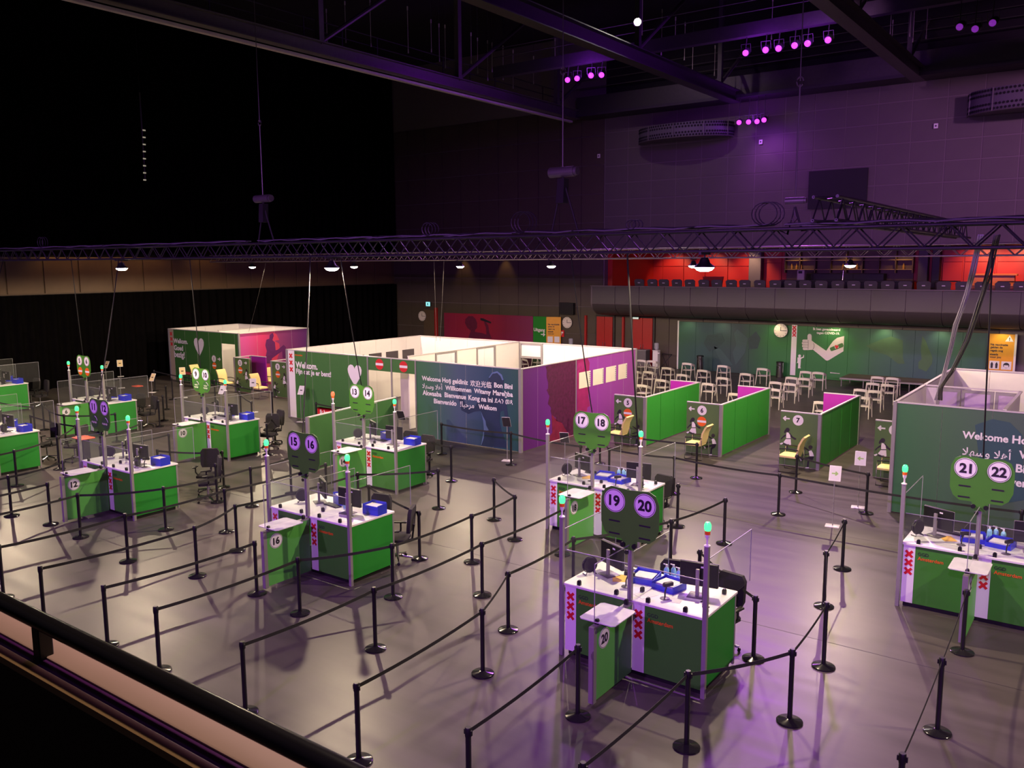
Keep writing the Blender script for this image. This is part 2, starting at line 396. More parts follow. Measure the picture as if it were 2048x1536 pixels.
# ---- alcove of the rear balcony
M_REDW = mat('red_lacquer_wall', (0.42, 0.016, 0.008), 0.45, var=0.1, scale=1.2)
M_GREYP = mat('grey_pillar', (0.12, 0.11, 0.13), 0.6)
M_BARW = mat('bar_back_wood', (0.11, 0.075, 0.045), 0.5, var=0.2)
YA = 49.0
bf = struct(one('floor_balcony', MB().box(-24.6, 42.0, 3.55, 22, YA, 3.85), M_BACKJ))
bc = struct(one('ceiling_balcony', MB().box(-24.6, YB + .4, 6.6, 22, YA + .3, 6.8), M_CEIL))
wa = struct(one('wall_alcove', MB().box(-25.0, YA, 3.55, 22, YA + .3, 6.8).box(-25.0, YB + .4, 3.55, -24.6, YA, 6.8), M_REDW))
def ax(px, y=YA, py=550): return AY(px, py, y).x
xs = [1246, 1283, 1326, 1368, 1411, 1456, 1503]
for a, b_ in zip(xs, xs[1:]):
    one('red_panel', MB().bbox(ax(a) + .02, YA - .06, 3.85, ax(b_) - .02, YA, 5.55, .01).bbox(ax(a) + .02, YA - .06, 5.58, ax(b_) - .02, YA, 6.6, .01), M_REDW, wa)
for a, b_ in ((1528, 1564), (1822, 1838), (1884, 1925), (1927, 1990), (1992, 2050), (2052, 2110)):
    one('red_panel', MB().bbox(ax(a) + .02, YA - .06, 3.85, ax(b_) - .02, YA, 5.75, .01).bbox(ax(a) + .02, YA - .06, 5.78, ax(b_) - .02, YA, 6.6, .01), M_REDW, wa)
for a, b_, m in ((1503, 1527, M_GREYP), (1839, 1858, M_GREYP), (1866, 1882, M_BLACK)):
    one('pillar', MB().bbox(ax(a), YA - .5, 3.85, ax(b_), YA, 6.6, .02), m, wa)
# bar in the middle of the alcove
bar = empty('bar_counter', (ax(1692, 47.2), 46.8, 3.85)); tag(bar, 'long dark bar counter with a pale top edge on the rear balcony', 'bar')
bw = ax(1815, 47) - ax(1555, 47)
one('counter_front', MB().bbox(-bw / 2, 0, 0, bw / 2, .6, .93, .02), M_BLACK, bar)
one('counter_top', MB().bbox(-bw / 2 - .05, -.1, .93, bw / 2 + .05, .7, .98, .01), M_GREYP, bar)
bb = empty('back_bar', (ax(1692, 48.6), 48.3, 3.85)); tag(bb, 'brown back bar with lit glass shelves behind the bar counter', 'shelf')
W2 = (ax(1820, 48.6) - ax(1566, 48.6)) / 2
one('back_panel', MB().bbox(-W2, .55, 0, W2, .68, 2.7, .01), M_BARW, bb)
one('fridge_front', MB().bbox(-W2 + 1.3, -.1, 0, W2 - 1.3, .5, 1.32, .02), M_BLACK, bb)
for k in range(9): one('divider', MB().bbox(-W2 + k * W2 / 4 - .03, .2, 1.35, -W2 + k * W2 / 4 + .03, .55, 2.7, .005), M_BARW, bb)
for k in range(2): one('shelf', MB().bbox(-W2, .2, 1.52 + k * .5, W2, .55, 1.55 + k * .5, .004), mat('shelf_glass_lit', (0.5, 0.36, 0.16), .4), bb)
for k, t in enumerate([.05, .09, .13, .47, .5, .53, .58, .93]):
    x = -W2 + 2 * W2 * t
    bo = tag(part('bottle', 'bb', lambda b: b.lathe([(.05, 0), (.055, .02), (.055, .18), (.02, .24), (.018, .3), (.0, .3)], n=10), mat('amber_bottle', (0.5, 0.28, 0.08), .2), None, (bb.location.x + x, 48.3 + .38, 3.85 + 1.55)),
             'amber bottle, %s from the left on the shelf of the back bar' % ORD[k], 'bottle', 'bottles on the back bar')
cm = empty('coffee_machine', (ax(1600, 46.9), 47.0, 4.83)); tag(cm, 'pale coffee machine at the left end of the dark bar counter', 'machine')
one('body', MB().bbox(-.2, 0, 0, .2, .35, .55, .03), M_CHAIRW, cm); one('display', MB().box(-.12, -.01, .35, .08, 0, .48), M_BLACK, cm)
tp = empty('beer_tap', (ax(1685, 46.9), 47.0, 4.83)); tag(tp, 'chrome beer tap column standing on the dark bar counter', 'tap')
one('column', MB().cyl((0, 0, 0), (0, 0, .5), .045, .035, 12), M_CHROME, tp); one('tap_head', MB().cyl((-.14, 0, .42), (.14, 0, .42), .03).cyl((0, 0, .5), (0, 0, .72), .02, .03), M_CHROME, tp)
# wooden upright piano and tables right
pi_ = empty('upright_piano', (ax(1985, 47.6), 47.6, 3.85)); tag(pi_, 'reddish wooden upright piano against the red balcony wall', 'piano')
M_PIANO = mat('red_brown_wood', (0.35, 0.10, 0.03), .35)
one('case', MB().bbox(-.95, 0, 0, .95, .45, 1.25, .02), M_PIANO, pi_); one('lid', MB().bbox(-1.05, -.05, 1.25, 1.05, .5, 1.33, .02), M_PIANO, pi_); one('keybed', MB().bbox(-.95, -.35, .62, .95, 0, .8, .02), M_PIANO, pi_)
for x, lab in ((1895, 'dark side table left of the wooden piano on the rear balcony'), (2024, 'dark side table right of the wooden piano on the rear balcony')):
    t = empty('side_table', (ax(x, 46.6), 46.6, 3.85)); tag(t, lab, 'table')
    one('table_top', MB().bbox(-.55, -.3, .95, .55, .3, 1.0, .01), M_BLACK, t)
    for sx in (-.48, .48):
        for sy in (-.24, .24): part('leg', 'stl', lambda b: b.cyl((0, 0, 0), (0, 0, .95), .025), M_BLACK, t, (sx, sy, 0))
rc = empty('lounge_chair', (ax(1437, 47), 46.2, 3.85)); tag(rc, 'red tub chair standing against the red wall of the rear balcony', 'chair')
one('backrest', MB().ext([(-.5, 0, .5), (.5, 0, .5), (.62, 0, 1.15), (-.62, 0, 1.15)], (0, .1, 0)), M_REDW, rc); one('seat', MB().bbox(-.5, -.5, .25, .5, .05, .5, .04), M_REDW, rc)
# ---- balcony front panels
M_FASC = mat('balcony_fascia', (0.058, 0.047, 0.050), 0.5, var=0.08)
M_FASJ = mat('fascia_joint', (0.15, 0.12, 0.13), 0.5)
XBL = -24.45
ff = struct(one('wall_balcony', MB().ext([(XBL, 41.05, 4.5), (XBL, 41.03, 3.6), (XBL, 41.18, 3.27), (XBL, 41.6, 3.0), (XBL, 42.3, 2.92), (XBL, YB, 2.92), (XBL, YB, 3.55), (XBL, 42.0, 3.55), (XBL, 41.4, 3.85), (XBL, 41.2, 4.5)], (46, 0, 0)), M_FASJ))
for i in range(22):
    x0 = XBL + .1 + i * 1.47
    part('fascia_panel', 'fp1', lambda b: b.ext([(0, 0, .92), (0, -.02, 0), (0, .03, 0), (0, .05, .92)], (1.43, 0, 0)), M_FASC, ff, (x0, 41.0, 3.6))
    part('soffit_panel', 'fp2', lambda b: b.ext([(0, -.02, -.03), (0, .13, -.36), (0, .56, -.63), (0, 1.28, -.72), (0, 1.28, -.68), (0, .58, -.58), (0, .16, -.32), (0, .02, -.03)], (1.43, 0, 0)), M_FASC, ff, (x0, 41.0, 3.6))
one('ledge', MB().bbox(XBL, 40.95, 4.53, 21.5, 41.3, 4.57, .005), M_FASJ, ff)
one('soffit', MB().box(XBL, 42.25, 2.88, 21.5, YB - .06, 2.92), M_CEIL, ff)
# balcony seats
M_SEATB = mat('grey_seat_shell', (0.075, 0.068, 0.07), 0.45)
def seat(x, lab):
    t = empty('auditorium_seat', (x, 42.35, 3.85)); tag(t, lab, 'seat', 'row of seats along the rear balcony')
    part('backrest', 'asb', lambda b: b.ext([(-.27, 0, .62), (.27, 0, .62), (.30, -.06, .98), (.2, -.07, 1.06), (-.2, -.07, 1.06), (-.30, -.06, .98)], (0, .06, 0)), M_SEATB, t)
    part('number_plate', 'asn', lambda b: b.box(-.07, -.075, .84, .07, -.06, .88), M_PAPER, t)
    part('seat_cushion', 'asc', lambda b: b.bbox(-.26, .05, .40, .26, .5, .5, .03), M_BLACK, t)
    part('armrest', 'asa', lambda b: b.bbox(.2, -.1, .6, .46, .35, .66, .01), M_BLACK, t)
    part('pedestal', 'asp', lambda b: b.bbox(-.05, .1, 0, .05, .4, .42, .01), M_BLACK, t)
spx = [1279, 1305, 1328, 1354, 1380, 1408, 1434, 1463, 1490, 1520, 1551, 1581, 1611, 1643, 1676, 1708, 1742, 1776, 1811, 1848, 1888, 1926, 1965, 2006, 2043]
for i, p in enumerate(spx): seat(AY(p, 565, 42.35).x, 'dark grey balcony seat, %s from the left in the rear balcony row' % ORD[i])
# alcove downlights
for x in (1340, 1415, 1490): spot('alcove_light', (ax(x, 47.8), 47.2, 6.5), (ax(x, 48.2), 48.9, 4.6), 260, (1.0, 0.55, 0.3), 90, .7, .05)
for x in (1958, 2035): spot('alcove_light', (ax(x, 47.8), 46.9, 6.5), (ax(x, 48.2), 48.9, 4.6), 330, (1.0, 0.55, 0.3), 100, .7, .05)
for x in (1590, 1690, 1800): spot('bar_light', (ax(x, 48.0), 47.7, 6.5), (ax(x, 48.2), 48.8, 4.6), 45, AMBER, 90, .7, .05)

# ---- doors under the balcony
M_DOOR = mat('red_door', (0.40, 0.010, 0.012), 0.4)
M_DOORD = mat('dark_frame', (0.03, 0.025, 0.025), 0.5)
for n, (a, b_) in enumerate(((1195, 1227), (1267, 1307))):
    x0, x1 = AY(a, 660, 43.2).x, AY(b_, 660, 43.2).x
    d = struct(one('door_%d' % (n + 1), MB().bbox(x0 - .1, 43.13, 0, x1 + .1, 43.26, 2.8, .01), M_DOORD))
    for k in range(2):
        xa = x0 + (x1 - x0) * k / 2; xb = x0 + (x1 - x0) * (k + 1) / 2
        lf = one('door_leaf', MB().bbox(xa + .01, 43.07, .03, xb - .01, 43.13, 2.72, .005), M_DOOR, d)
        one('door_handle', MB().cyl((xb - .08 if k == 0 else xa + .08, 43.03, .9), (xb - .08 if k == 0 else xa + .08, 43.03, 1.25), .015), M_CHROME, lf)
for n, p in enumerate((1172, 1247)):
    x0 = AY(p, 660, 43.2).x
    one('door_jamb', MB().bbox(x0 - .06, 43.1, 0, x0 + .06, 43.28, 2.75, .01), M_DOOR, wb)
x0 = AY(873, 650, 43.2).x
one('door_jamb', MB().bbox(x0 - .1, 43.1, 0, x0 + .1, 43.28, 2.9, .01), M_DOOR, wb)
d3 = struct(one('door_3', MB().bbox(AY(848, 650, 43.2).x, 43.18, 0, x0 - .1, 43.27, 2.75, .01), mat('brown_door', (.11, .075, .045), .5)))

# ---- ceiling steel: beams, catwalks
def ibeam(b, p0, p1, h=.55, w_=.34, t=.04):
    prof = [(-w_ / 2, 0), (w_ / 2, 0), (w_ / 2, t), (t / 2, t), (t / 2, h - t), (w_ / 2, h - t), (w_ / 2, h), (-w_ / 2, h), (-w_ / 2, h - t), (-t / 2, h - t), (-t / 2, t), (-w_ / 2, t)]
    return b.sweep([p0, p1], prof)
g = empty('roof_girder', (-26, 0, 13.62)); tag(g, 'steel roof girder with catwalk and railings in front of the black drape', 'girder')
one('lower_chord', ibeam(MB(), (0, 2, .12), (0, 42, .12), .5, .4), M_STEELL, g)
one('cable_tray', MB().box(-.5, 2, 0, -.3, 42, .1), mat('lit_edge_steel', (.75, .68, .68), .5, .1), g)  # pale colour stands in for light along the girder's lower edge
for y in (7, 15.1, 23.3, 31.6, 39.9):
    one('upright', MB().box(-.12, y - .12, .6, .12, y + .12, 4.9), M_STEELL, g)
    one('diagonal', MB().cyl((0, y, .6), (0, y + 5.9, 4.6), .09, n=8), M_STEELL, g)
    for k in range(3): one('rail_post', MB().box(-.93, y + 2 * k - .02, .5, -.89, y + 2 * k + .02, 1.7), M_STEEL, g)
for z in (.9, 1.3, 1.7): one('hand_rail', MB().cyl((-.91, 2, z), (-.91, 42, z), .022, n=6), M_STEEL, g)
one('walkway', MB().box(-1.0, 2, .42, -.1, 42, .46), M_STEEL, g)
for nm, x, lab in (('roof_beam', -16.75, 'dark steel roof beam running to the rear wall above the purple lamps'), ('roof_beam', -8.4, 'dark steel roof beam at the upper right running to the rear wall'), ('roof_beam', 0.2, 'dark steel roof beam beyond the right edge of the upper wall')):
    q = empty(nm, (x, 0, 13.6)); tag(q, lab, 'beam')
    one('girder_chord', ibeam(MB(), (0, 2, 0), (0, 41.9, 0), .6, .5), M_STEEL if x < -10 else M_STEELL, q)
    for y in (15.1, 23.3, 31.6, 39.9):
        one('upright', MB().box(-.1, y - .1, .6, .1, y + .1, 4.9), M_STEEL, q)
        one('diagonal', MB().cyl((0, y, .6), (0, y + 5.9, 4.6), .08, n=8), M_STEELL, q)
q = empty('rear_catwalk', (0, 42.4, 13.85)); tag(q, 'dark catwalk box running along the top of the rear wall', 'catwalk')
one('fascia', MB().box(-26, -.5, 0, 21, .8, 1.05), M_STEEL, q)
one('lower_lip', MB().box(-26, -.58, 0, 21, -.5, .14), mat('purple_black_lip', (.03, .022, .04), .6), q)
for z in (1.5, 1.9, 2.3): one('hand_rail', MB().cyl((-26, -.5, z), (21, -.5, z), .025, n=6), M_STEEL, q)
q = empty('lamp_catwalk', (0, 33.85, 14.62)); tag(q, 'dark cross catwalk carrying the purple lamps below the roof', 'catwalk')
one('fascia', MB().box(-25.7, 0, 0, 21, .35, .5), M_STEEL, q)
for z in (.9, 1.3): one('hand_rail', MB().cyl((-25.7, 0, z), (21, 0, z), .022, n=6), M_STEEL, q)
# hanging rigging chains in the dark grid
random.seed(3)
chx = [(653, 40), (690, 25), (815, 35), (862, 60), (878, 68), (890, 70), (942, 85), (955, 95), (975, 100), (984, 104), (1006, 110), (1026, 118), (1067, 130), (1285, 8), (1324, 40), (1351, 55), (1370, 65), (1386, 90), (1430, 110), (1440, 112), (1783, 20), (1785, 62), (1823, 12), (1830, 10), (1855, 30), (1545, 18), (740, 20), (1110, 95)]
for k, (px, py) in enumerate(chx):
    d_ = _ray(px, py); y = min(40.5, d_.y * (16.2 - HCAM) / d_.z)
    p = AY(px, py, y)
    hc = empty('rigging_chain', p); tag(hc, 'short pale steel rigging chain hanging in the dark roof grid', 'chain', 'rigging chains in the roof grid')
    L_ = 0.8 + (k % 3) * .25
    part('chain', 'rch%d' % (k % 3), lambda b, L_=L_: b.cyl((0, 0, -L_), (0, 0, .3), .012, n=6), mat('zinc_chain', (.5, .47, .42), .4), hc)
    part('hook', 'rhk%d' % (k % 3), lambda b, L_=L_: b.cyl((0, 0, -L_ - .16), (0, 0, -L_), .03, .02, n=8), mat('zinc_chain', (.5, .47, .42), .4), hc)
    part('shackle', 'rsk', lambda b: b.cyl((0, 0, .3), (0, 0, .45), .03, n=8), mat('zinc_chain', (.5, .47, .42), .4), hc)
    one('rope', MB().cyl((0, 0, .45), (0, 0, 18.6 - p.z), .006, n=5), M_STEEL, hc)
# ladder: reflected light built as glowing tabs on an added strip
la = empty('glint_strip', AX(290, 355, -38)); tag(la, 'added strip of glowing tabs imitating reflected light in front of the black drape', 'glints')
z0 = la.location.z
one('strip', MB().box(-.01, -.03, -.1, .01, .03, AX(282, 185, -38).z - z0), M_STEEL, la)
one('rope', MB().cyl((0, 0, AX(282, 185, -38).z - z0), (0, 0, 18.6 - z0), .006, n=5), M_CEIL, la)
for k in range(8):
    p = AX(289 - k * .2, 360 - k * 14.2, -38)
    part('glint_tab', 'ltab', lambda b: b.box(.01, -.07, -.03, .03, .07, .03), mat('glint_glow', (.6, .55, .42), .5, emit=(1, .9, .65), estr=.25), la, (0, p.y - la.location.y, p.z - z0))
# perforated drums on the rear wall
def drum(cx, cz, rx, h, lab, dep=1.5):
    t = empty('acoustic_drum', (cx, YB - .26, cz)); tag(t, lab, 'drum')
    b = MB(); n = 28; v = []
    for i in range(n + 1):
        a = pi * i / n; v += [(-rx * cos(a), -dep * sin(a), 0), (-rx * cos(a), -dep * sin(a), h)]
    b._add(v, [(2 * i, 2 * i + 2, 2 * i + 3, 2 * i + 1) for i in range(n)] + [tuple(range(0, 2 * n + 2, 2)), tuple(range(2 * n + 1, 0, -2))])
    one('drum_shell', b, mat('drum_steel', (.11, .10, .115), .5), t)
    pf = MB()
    for row in range(5):
        if row == 2: continue
        for i in range(50):
            a = pi * (i + .5 + .5 * (row % 2)) / 50
            c = Vector((-rx * cos(a), -dep * sin(a), h * (row + .5) / 5)); nn = Vector((-cos(a) / rx, -sin(a) / dep, 0)).normalized()
            disc(pf, c + nn * .012, nn.cross(Z_) * -1, Z_, .055, .01, 8)
    s_ = one('perforations', pf, M_CEIL, t); s_['kind'] = 'stuff'
    for k in range(5):
        a = pi * (k + .5) / 5; c = Vector((-rx * cos(a), -dep * sin(a), 0))
        one('rib', MB().box(c.x - .03, c.y - .04, 0, c.x + .03, c.y + .02, h), M_STEELL, t)
    for sx in (-.7, 0, .7): one('bracket', MB().box(sx * rx - .05, -.05, h * .3, sx * rx + .05, .24, h * .3 + .1), M_STEEL, t)
    one('rim', MB().tube([(-rx * cos(pi * i / n) * 1.005, -dep * sin(pi * i / n) * 1.01, 0) for i in range(n + 1)], .03), M_STEELL, t)
drum(-19.9, 12.2, 2.65, .72, 'perforated half-round drum on the rear wall left of the purple lamps')
drum(-3.9, 12.05, 2.65, .95, 'perforated half-round drum on the rear wall at the right edge')
# things on the upper rear wall
t = empty('wall_screen', (-12.0, YB - .08, 8.37)); tag(t, 'blank black screen on the upper rear wall', 'screen')
one('screen_face', MB().bbox(-1.38, -.06, 0, 1.38, 0, 1.82, .01), mat('matt_black', (.008, .008, .010), .7), t); one('bracket', MB().box(-.3, 0, .5, .3, .03, 1.3), M_STEEL, t)
for px, py, lab in ((1198, 312, 'left of the perforated drum'), (1522, 284, 'right of the drum'), (1872, 252, 'below the right roof beam')):
    p = AY(px, py, YB - .06); s_ = empty('wall_speaker', p); tag(s_, 'tiny white device on the upper rear wall ' + lab, 'device')
    one('box', MB().bbox(-.09, -.05, -.11, .09, 0, .11, .01), M_WHITE, s_); one('grille', MB().cyl((0, -.055, 0), (0, -.05, 0), .04), M_BLACK, s_)
sp = empty('wall_loudspeaker', AY(1137, 617, 43.2)); tag(sp, 'black loudspeaker box on the rear wall above a round clock', 'speaker')
one('cabinet', MB().bbox(-.48, -.3, -.35, .48, 0, .35, .02), M_BLACK, sp); one('grille', MB().bbox(-.44, -.32, -.31, .44, -.3, .31, .01), M_FABRIC, sp)
# clocks
def clock(p, lab, r=.33):
    t = empty('wall_clock', p); tag(t, lab, 'clock')
    one('face', disc(MB(), (0, -.03, 0), X_, Z_, r, .02, 32), mat('clock_face', (.78, .70, .62), .5), t)
    rg = MB(); rg.cyl((0, -.04, 0), (0, 0, 0), r * 1.06, n=32); one('rim', rg, M_STEELL, t)
    one('hand', MB().box(-.012, -.062, -.02, .012, -.055, r * .55), M_DARKTXT, t)
    one('hand', MB().box(-.02, -.062, -.012, r * .8, -.055, .012), M_DARKTXT, t)
    tk = MB()
    for k in range(12):
        a = k * pi / 6; tk.box(r * .85 * cos(a) - .015, -.056, r * .85 * sin(a) - .015, r * .85 * cos(a) + .015, -.05, r * .85 * sin(a) + .015)
    one('hour_marks', tk, M_DARKTXT, t)
clock(AY(845, 632, 43.2), 'round clock on the dark rear wall beside the lit exit sign')
clock(AY(1135, 645, 43.2), 'round clock on the rear wall right of the yellow notice')
clock(AY(1562, 661, 42.9), 'round clock hanging on the big green mural wall', .34)
# exit sign, fire sign
es = empty('exit_sign', AY(858, 608, 43.2)); tag(es, 'small lit blue-green exit sign on the dark rear wall', 'sign')
one('lightbox', MB().bbox(-.2, -.1, -.16, .2, 0, .16, .01), M_STEEL, es); one('face', MB().box(-.18, -.11, -.14, .18, -.1, .14), emitmat('exit_face', (.15, .75, .75), 1.2), es)
one('running_figure', shape(shape(MB(), (-.02, -.112, 0), X_, Z_, [(-.05, -.1), (0, -.02), (.05, -.1), (.07, -.08), (.03, .02), (.07, .04), (.05, .06), (-.02, .06), (-.06, .02), (-.04, 0), (-.07, -.08)], .002), (.0, -.112, .085), X_, Z_, [(.02 * cos(k), .02 * sin(k)) for k in range(6)], .002), M_DARKTXT, es)
es = empty('exit_sign', AY(1273, 636, 43.065)); tag(es, 'small pale exit sign above the red double door', 'sign')
one('lightbox', MB().bbox(-.2, -.1, -.06, .2, 0, .06, .01), M_STEEL, es); one('face', MB().box(-.18, -.11, -.05, .18, -.1, .05), emitmat('exit_face2', (.6, .9, .75), .5), es)
fs = empty('fire_sign', AY(1124, 667, 43.2)); tag(fs, 'small red and white fire hose sign on the rear wall', 'sign')
one('plate', MB().bbox(-.16, -.02, -.2, .16, 0, .2, .004), M_RED, fs); one('pictogram', shape(MB(), (0, -.021, 0), X_, Z_, [(-.1, -.1), (0, -.12), (.0, 0), (.1, .02), (.1, .12), (-.05, .12)], .002), M_WTXT, fs)
# amber wall washers
for px in (922, 1005): 
    p = AY(px, 500, 42.9)
    spot('wall_washer_light', (p.x, 42.6, 6.6), (p.x, 43.3, 4.6), 60, AMBER, 60, .8, .05)
for px, py in ((200, 518), (270, 518), (130, 520), (330, 520), (430, 520)):
    p = AX(px, py, XL + 1.2); spot('band_light', (p.x, p.y, 6.75), (XL, p.y, 5.2), 20, AMBER, 110, .8, .05)
# ---- foreground handrail and parapet of the camera's own balcony
hr = empty('hand_rail', (0, 1.07, 4.8)); tag(hr, 'glossy black handrail in the foreground at the lower left', 'railing')
one('tube', MB().cyl((-14, 0, 0), (6, 0, 0), .025, n=20), mat('gloss_black_paint', (.010, .009, .011), .24), hr)
for x in (-8.1, -5.3, -2.44, .45): one('stanchion', MB().bbox(x - .02, -.02, -.11, x + .02, .02, -.01, .003), M_BLACK, hr)
struct(one('trim_1', MB().bbox(-14, 1.068, 4.62, 6, 1.165, 4.70, .003), mat('pink_beige_ledge', (.46, .30, .25), .5)))
struct(one('trim_2', MB().box(-14, 1.034, 4.62, 6, 1.068, 4.692), mat('purple_lit_groove', (.07, .012, .10), .3)))  # dark groove; the purple light on it is put into its colour
struct(one('trim_3', MB().bbox(-14, 1.00, 4.672, 6, 1.034, 4.695, .003), mat('tan_wood_edge', (.34, .21, .10), .45)))
struct(one('wall_parapet', MB().box(-14, 1.002, 0, 6, 1.15, 4.67), mat('dark_brown_parapet', (.022, .011, .007), .7)))
struct(one('floor_gallery', MB().box(-14, -4, 3.95, 6, .98, 4.15), mat('dark_carpet', (.012, .009, .010), .95)))
# ================================================================== BOOTHS
BH = 2.62
M_PURPLEW = gradmat('purple_mural', 'Y', [(0, (0.10, 0.010, 0.16)), (2.2, (0.15, 0.018, 0.25)), (4.2, (0.26, 0.04, 0.36)), (7.6, (0.36, 0.07, 0.40))], .5, .6, .8)
M_BLUEM = gradmat('green_blue_mural', 'X', [(0, (0.020, 0.16, 0.075)), (.9, (0.03, 0.13, 0.13)), (2.0, (0.045, 0.09, 0.20)), (3.3, (0.02, 0.055, 0.13)), (4.4, (0.018, 0.085, 0.085))], .5, .5, 1.1)
M_HAIR = mat('hair_print', (0.085, 0.007, 0.052), .55, var=.8, scale=9)
M_FACE = mat('face_print', (0.30, 0.015, 0.13), .55, var=.5, scale=3)
M_BLUEL = mat('pale_blue_print', (0.10, 0.16, 0.34), .5, var=.4, scale=2)
M_BLUED = mat('dark_blue_print', (0.016, 0.030, 0.075), .5, var=.3, scale=2)
def wall_y(root, x0, x1, y, h=BH, outer=M_DGREEN, z0=0.0, n=None, th=.05, inner=M_WALLW, name='wall_panel'):
    """upright panels side by side along X, printed on the -Y face"""
    n = n or max(1, round((x1 - x0) / .99)); s = (x1 - x0) / n; ox, oy = root.location.x, root.location.y
    for i in range(n):
        part(name, ('wy', round(s, 3), h, z0, outer.name, inner.name, th), lambda b: b.box(.004, 0, z0 + .02, s - .004, th, h - .03, 0, front=1), [inner, outer], root, (x0 + i * s - ox, y - oy, 0))
def wall_x(root, y0, y1, x, h=BH, outer=M_PURPLEW, z0=0.0, n=None, th=.05, sign=1, inner=M_WALLW):
    """panels along Y; printed on the +X face when sign=1"""
    n = n or max(1, round((y1 - y0) / .99)); s = (y1 - y0) / n; ox, oy = root.location.x, root.location.y
    for i in range(n):
        def bld(b):
            b.box(0, .004, z0 + .02, th, s - .004, h - .03, 0); b.m[-3 if sign > 0 else -1] = 1
        part('wall_panel', ('wx', round(s, 3), h, z0, outer.name, inner.name, sign, th), bld, [inner, outer], root, (x - ox - (th if sign > 0 else 0), y0 + i * s - oy, 0))
def rail(root, p0, p1, w_=.07, hgt=.03, z=BH - .03):
    ox, oy = root.location.x, root.location.y
    x0, x1 = sorted((p0[0], p1[0])); y0, y1 = sorted((p0[1], p1[1]))
    one('top_rail', MB().box(x0 - w_ / 2 - ox, y0 - w_ / 2 - oy, z, x1 + w_ / 2 - ox, y1 + w_ / 2 - oy, z + hgt), mat('rail_white_alu', (.62, .58, .58), .4, .2), root)
def post(root, x, y, h=BH, s=.045, m=None):
    part('corner_post', ('cp', h, s), lambda b: b.bbox(-s, -s, 0, s, s, h + .005, .012), m or M_ALU, root, (x - root.location.x, y - root.location.y, 0))
def lt(root, s, pl, pr, y, bold=.02, m=None, name='lettering'):
    """words on a wall facing the camera, fitted between two photo points on the plane y"""
    a = AY(pl[0], pl[1], y); b = AY(pr[0], pr[1], y)
    o = Vector((a.x, y - .004, (a.z + b.z) / 2)) - root.location
    return lettering(root, s, o, X_, Z_, width=b.x - a.x, bold=bold, m=m or M_WTXT, name=name)
def poly_y(root, name, pts, y, m, th=.004, k=0):
    b = MB(); P = [AY(p[0], p[1], y) for p in pts]
    b.ext([Vector((p.x, y, p.z)) - root.location for p in P], (0, -th - k * .003, 0)); return one(name, b, m, root, smooth=0)
def poly_x(root, name, pts, x, m, th=.004, k=0):
    b = MB(); P = [AX(p[0], p[1], x) for p in pts]
    b.ext([Vector((x, p.y, p.z)) - root.location for p in P], (th + k * .003, 0, 0)); return one(name, b, m, root, smooth=0)
def numdisc(root, c, r, num, u=X_, v=Z_, txt=None, ring=True, dm=None, nm='number_disc'):
    u = Vector(u); v = Vector(v); n = u.cross(v); c = Vector(c)
    one(nm, disc(MB(), c, u, v, r, .005, 32), dm or M_WTXT, root)
    if ring: one('disc_ring', ringgeo(MB(), c, u, v, r * .90, r * .95, .0065, 32), M_DARKTXT, root)
    if num: lettering(root, num, c + n * .007 - v * (r * .49), u, v, height=r * .98, bold=.04, m=M_DARKTXT, align='c', name='numeral')
def stopdisc(root, c, r, u=X_, v=Z_, m=None):
    u = Vector(u); v = Vector(v); n = u.cross(v); c = Vector(c)
    one('stop_disc', disc(MB(), c, u, v, r, .005, 28), m or M_ORANGE, root)
    one('stop_bar', MB().ext([c + n * .005 + u * a * r * .95 + v * b_ * r * .22 for a, b_ in ((-1, -1), (1, -1), (1, 1), (-1, 1))], n * .002), M_WTXT, root)
def crosses(root, xc, zs, y, r, u=X_, n_=(0, -1, 0)):
    for z in zs: one('cross', shape(MB(), Vector((xc, y, z)), X_, Z_, cross_pts(r, r * .27), .004), M_RED, root, smooth=0)

# ---- centre booth
CB = empty('welcome_booth', (-25.87, 21.0, 0)); tag(CB, 'large open-topped booth with a green welcome front and purple portrait side', 'booth')
XA, XD1, XD2, XD3, XE = -25.46, -21.56, -20.41, -19.30, -14.98
wall_y(CB, -25.87, XA, 21.0, outer=M_WTXT, n=1, name='white_strip')
wall_y(CB, XA, XD1, 21.0)
wall_y(CB, XD1, XD2, 21.0, z0=2.11, n=1, name='door_header'); wall_y(CB, XD2, XD3, 21.0, z0=2.11, n=1, name='door_header')
wf = XE - XD3
for i in range(4):
    one('mural_panel', MB().box(XD3 + wf * i / 4 + .003 + 25.87, 0, .02, XD3 + wf * (i + 1) / 4 - .003 + 25.87, .05, BH - .03, 0, front=1), [M_WALLW, gradmat('green_blue_mural_%d' % i, 'X', [(-19.3 + 25.87, (0.040, 0.165, 0.055)), (-18.3 + 25.87, (0.05, 0.14, 0.10)), (-17.2 + 25.87, (0.06, 0.095, 0.17)), (-16.0 + 25.87, (0.02, 0.055, 0.12)), (-14.9 + 25.87, (0.018, 0.075, 0.075))], .5, .5, 1.1)], CB)
for x in (XD1, XD2, XD3): post(CB, x, 21.0, s=.03)
post(CB, -25.87, 21.0); post(CB, -14.98, 21.0, s=.055); post(CB, -14.98, 28.45); post(CB, -25.87, 28.45)
for i in range(8):
    s = 7.45 / 8
    b = MB().box(-.05, .003, .02, 0, s - .003, BH - .03, 0); b.m[-3] = 1
    one('mural_panel', b, [M_WALLW, gradmat('purple_mural_%d' % i, 'Y', [(-i * s, (0.10, 0.010, 0.15)), (2.0 - i * s, (0.14, 0.017, 0.24)), (4.2 - i * s, (0.27, 0.04, 0.37)), (7.6 - i * s, (0.36, 0.075, 0.40))], .5, .6, .8)], CB, (10.89, i * s, 0))
post(CB, -15.0, 24.21, s=.03)
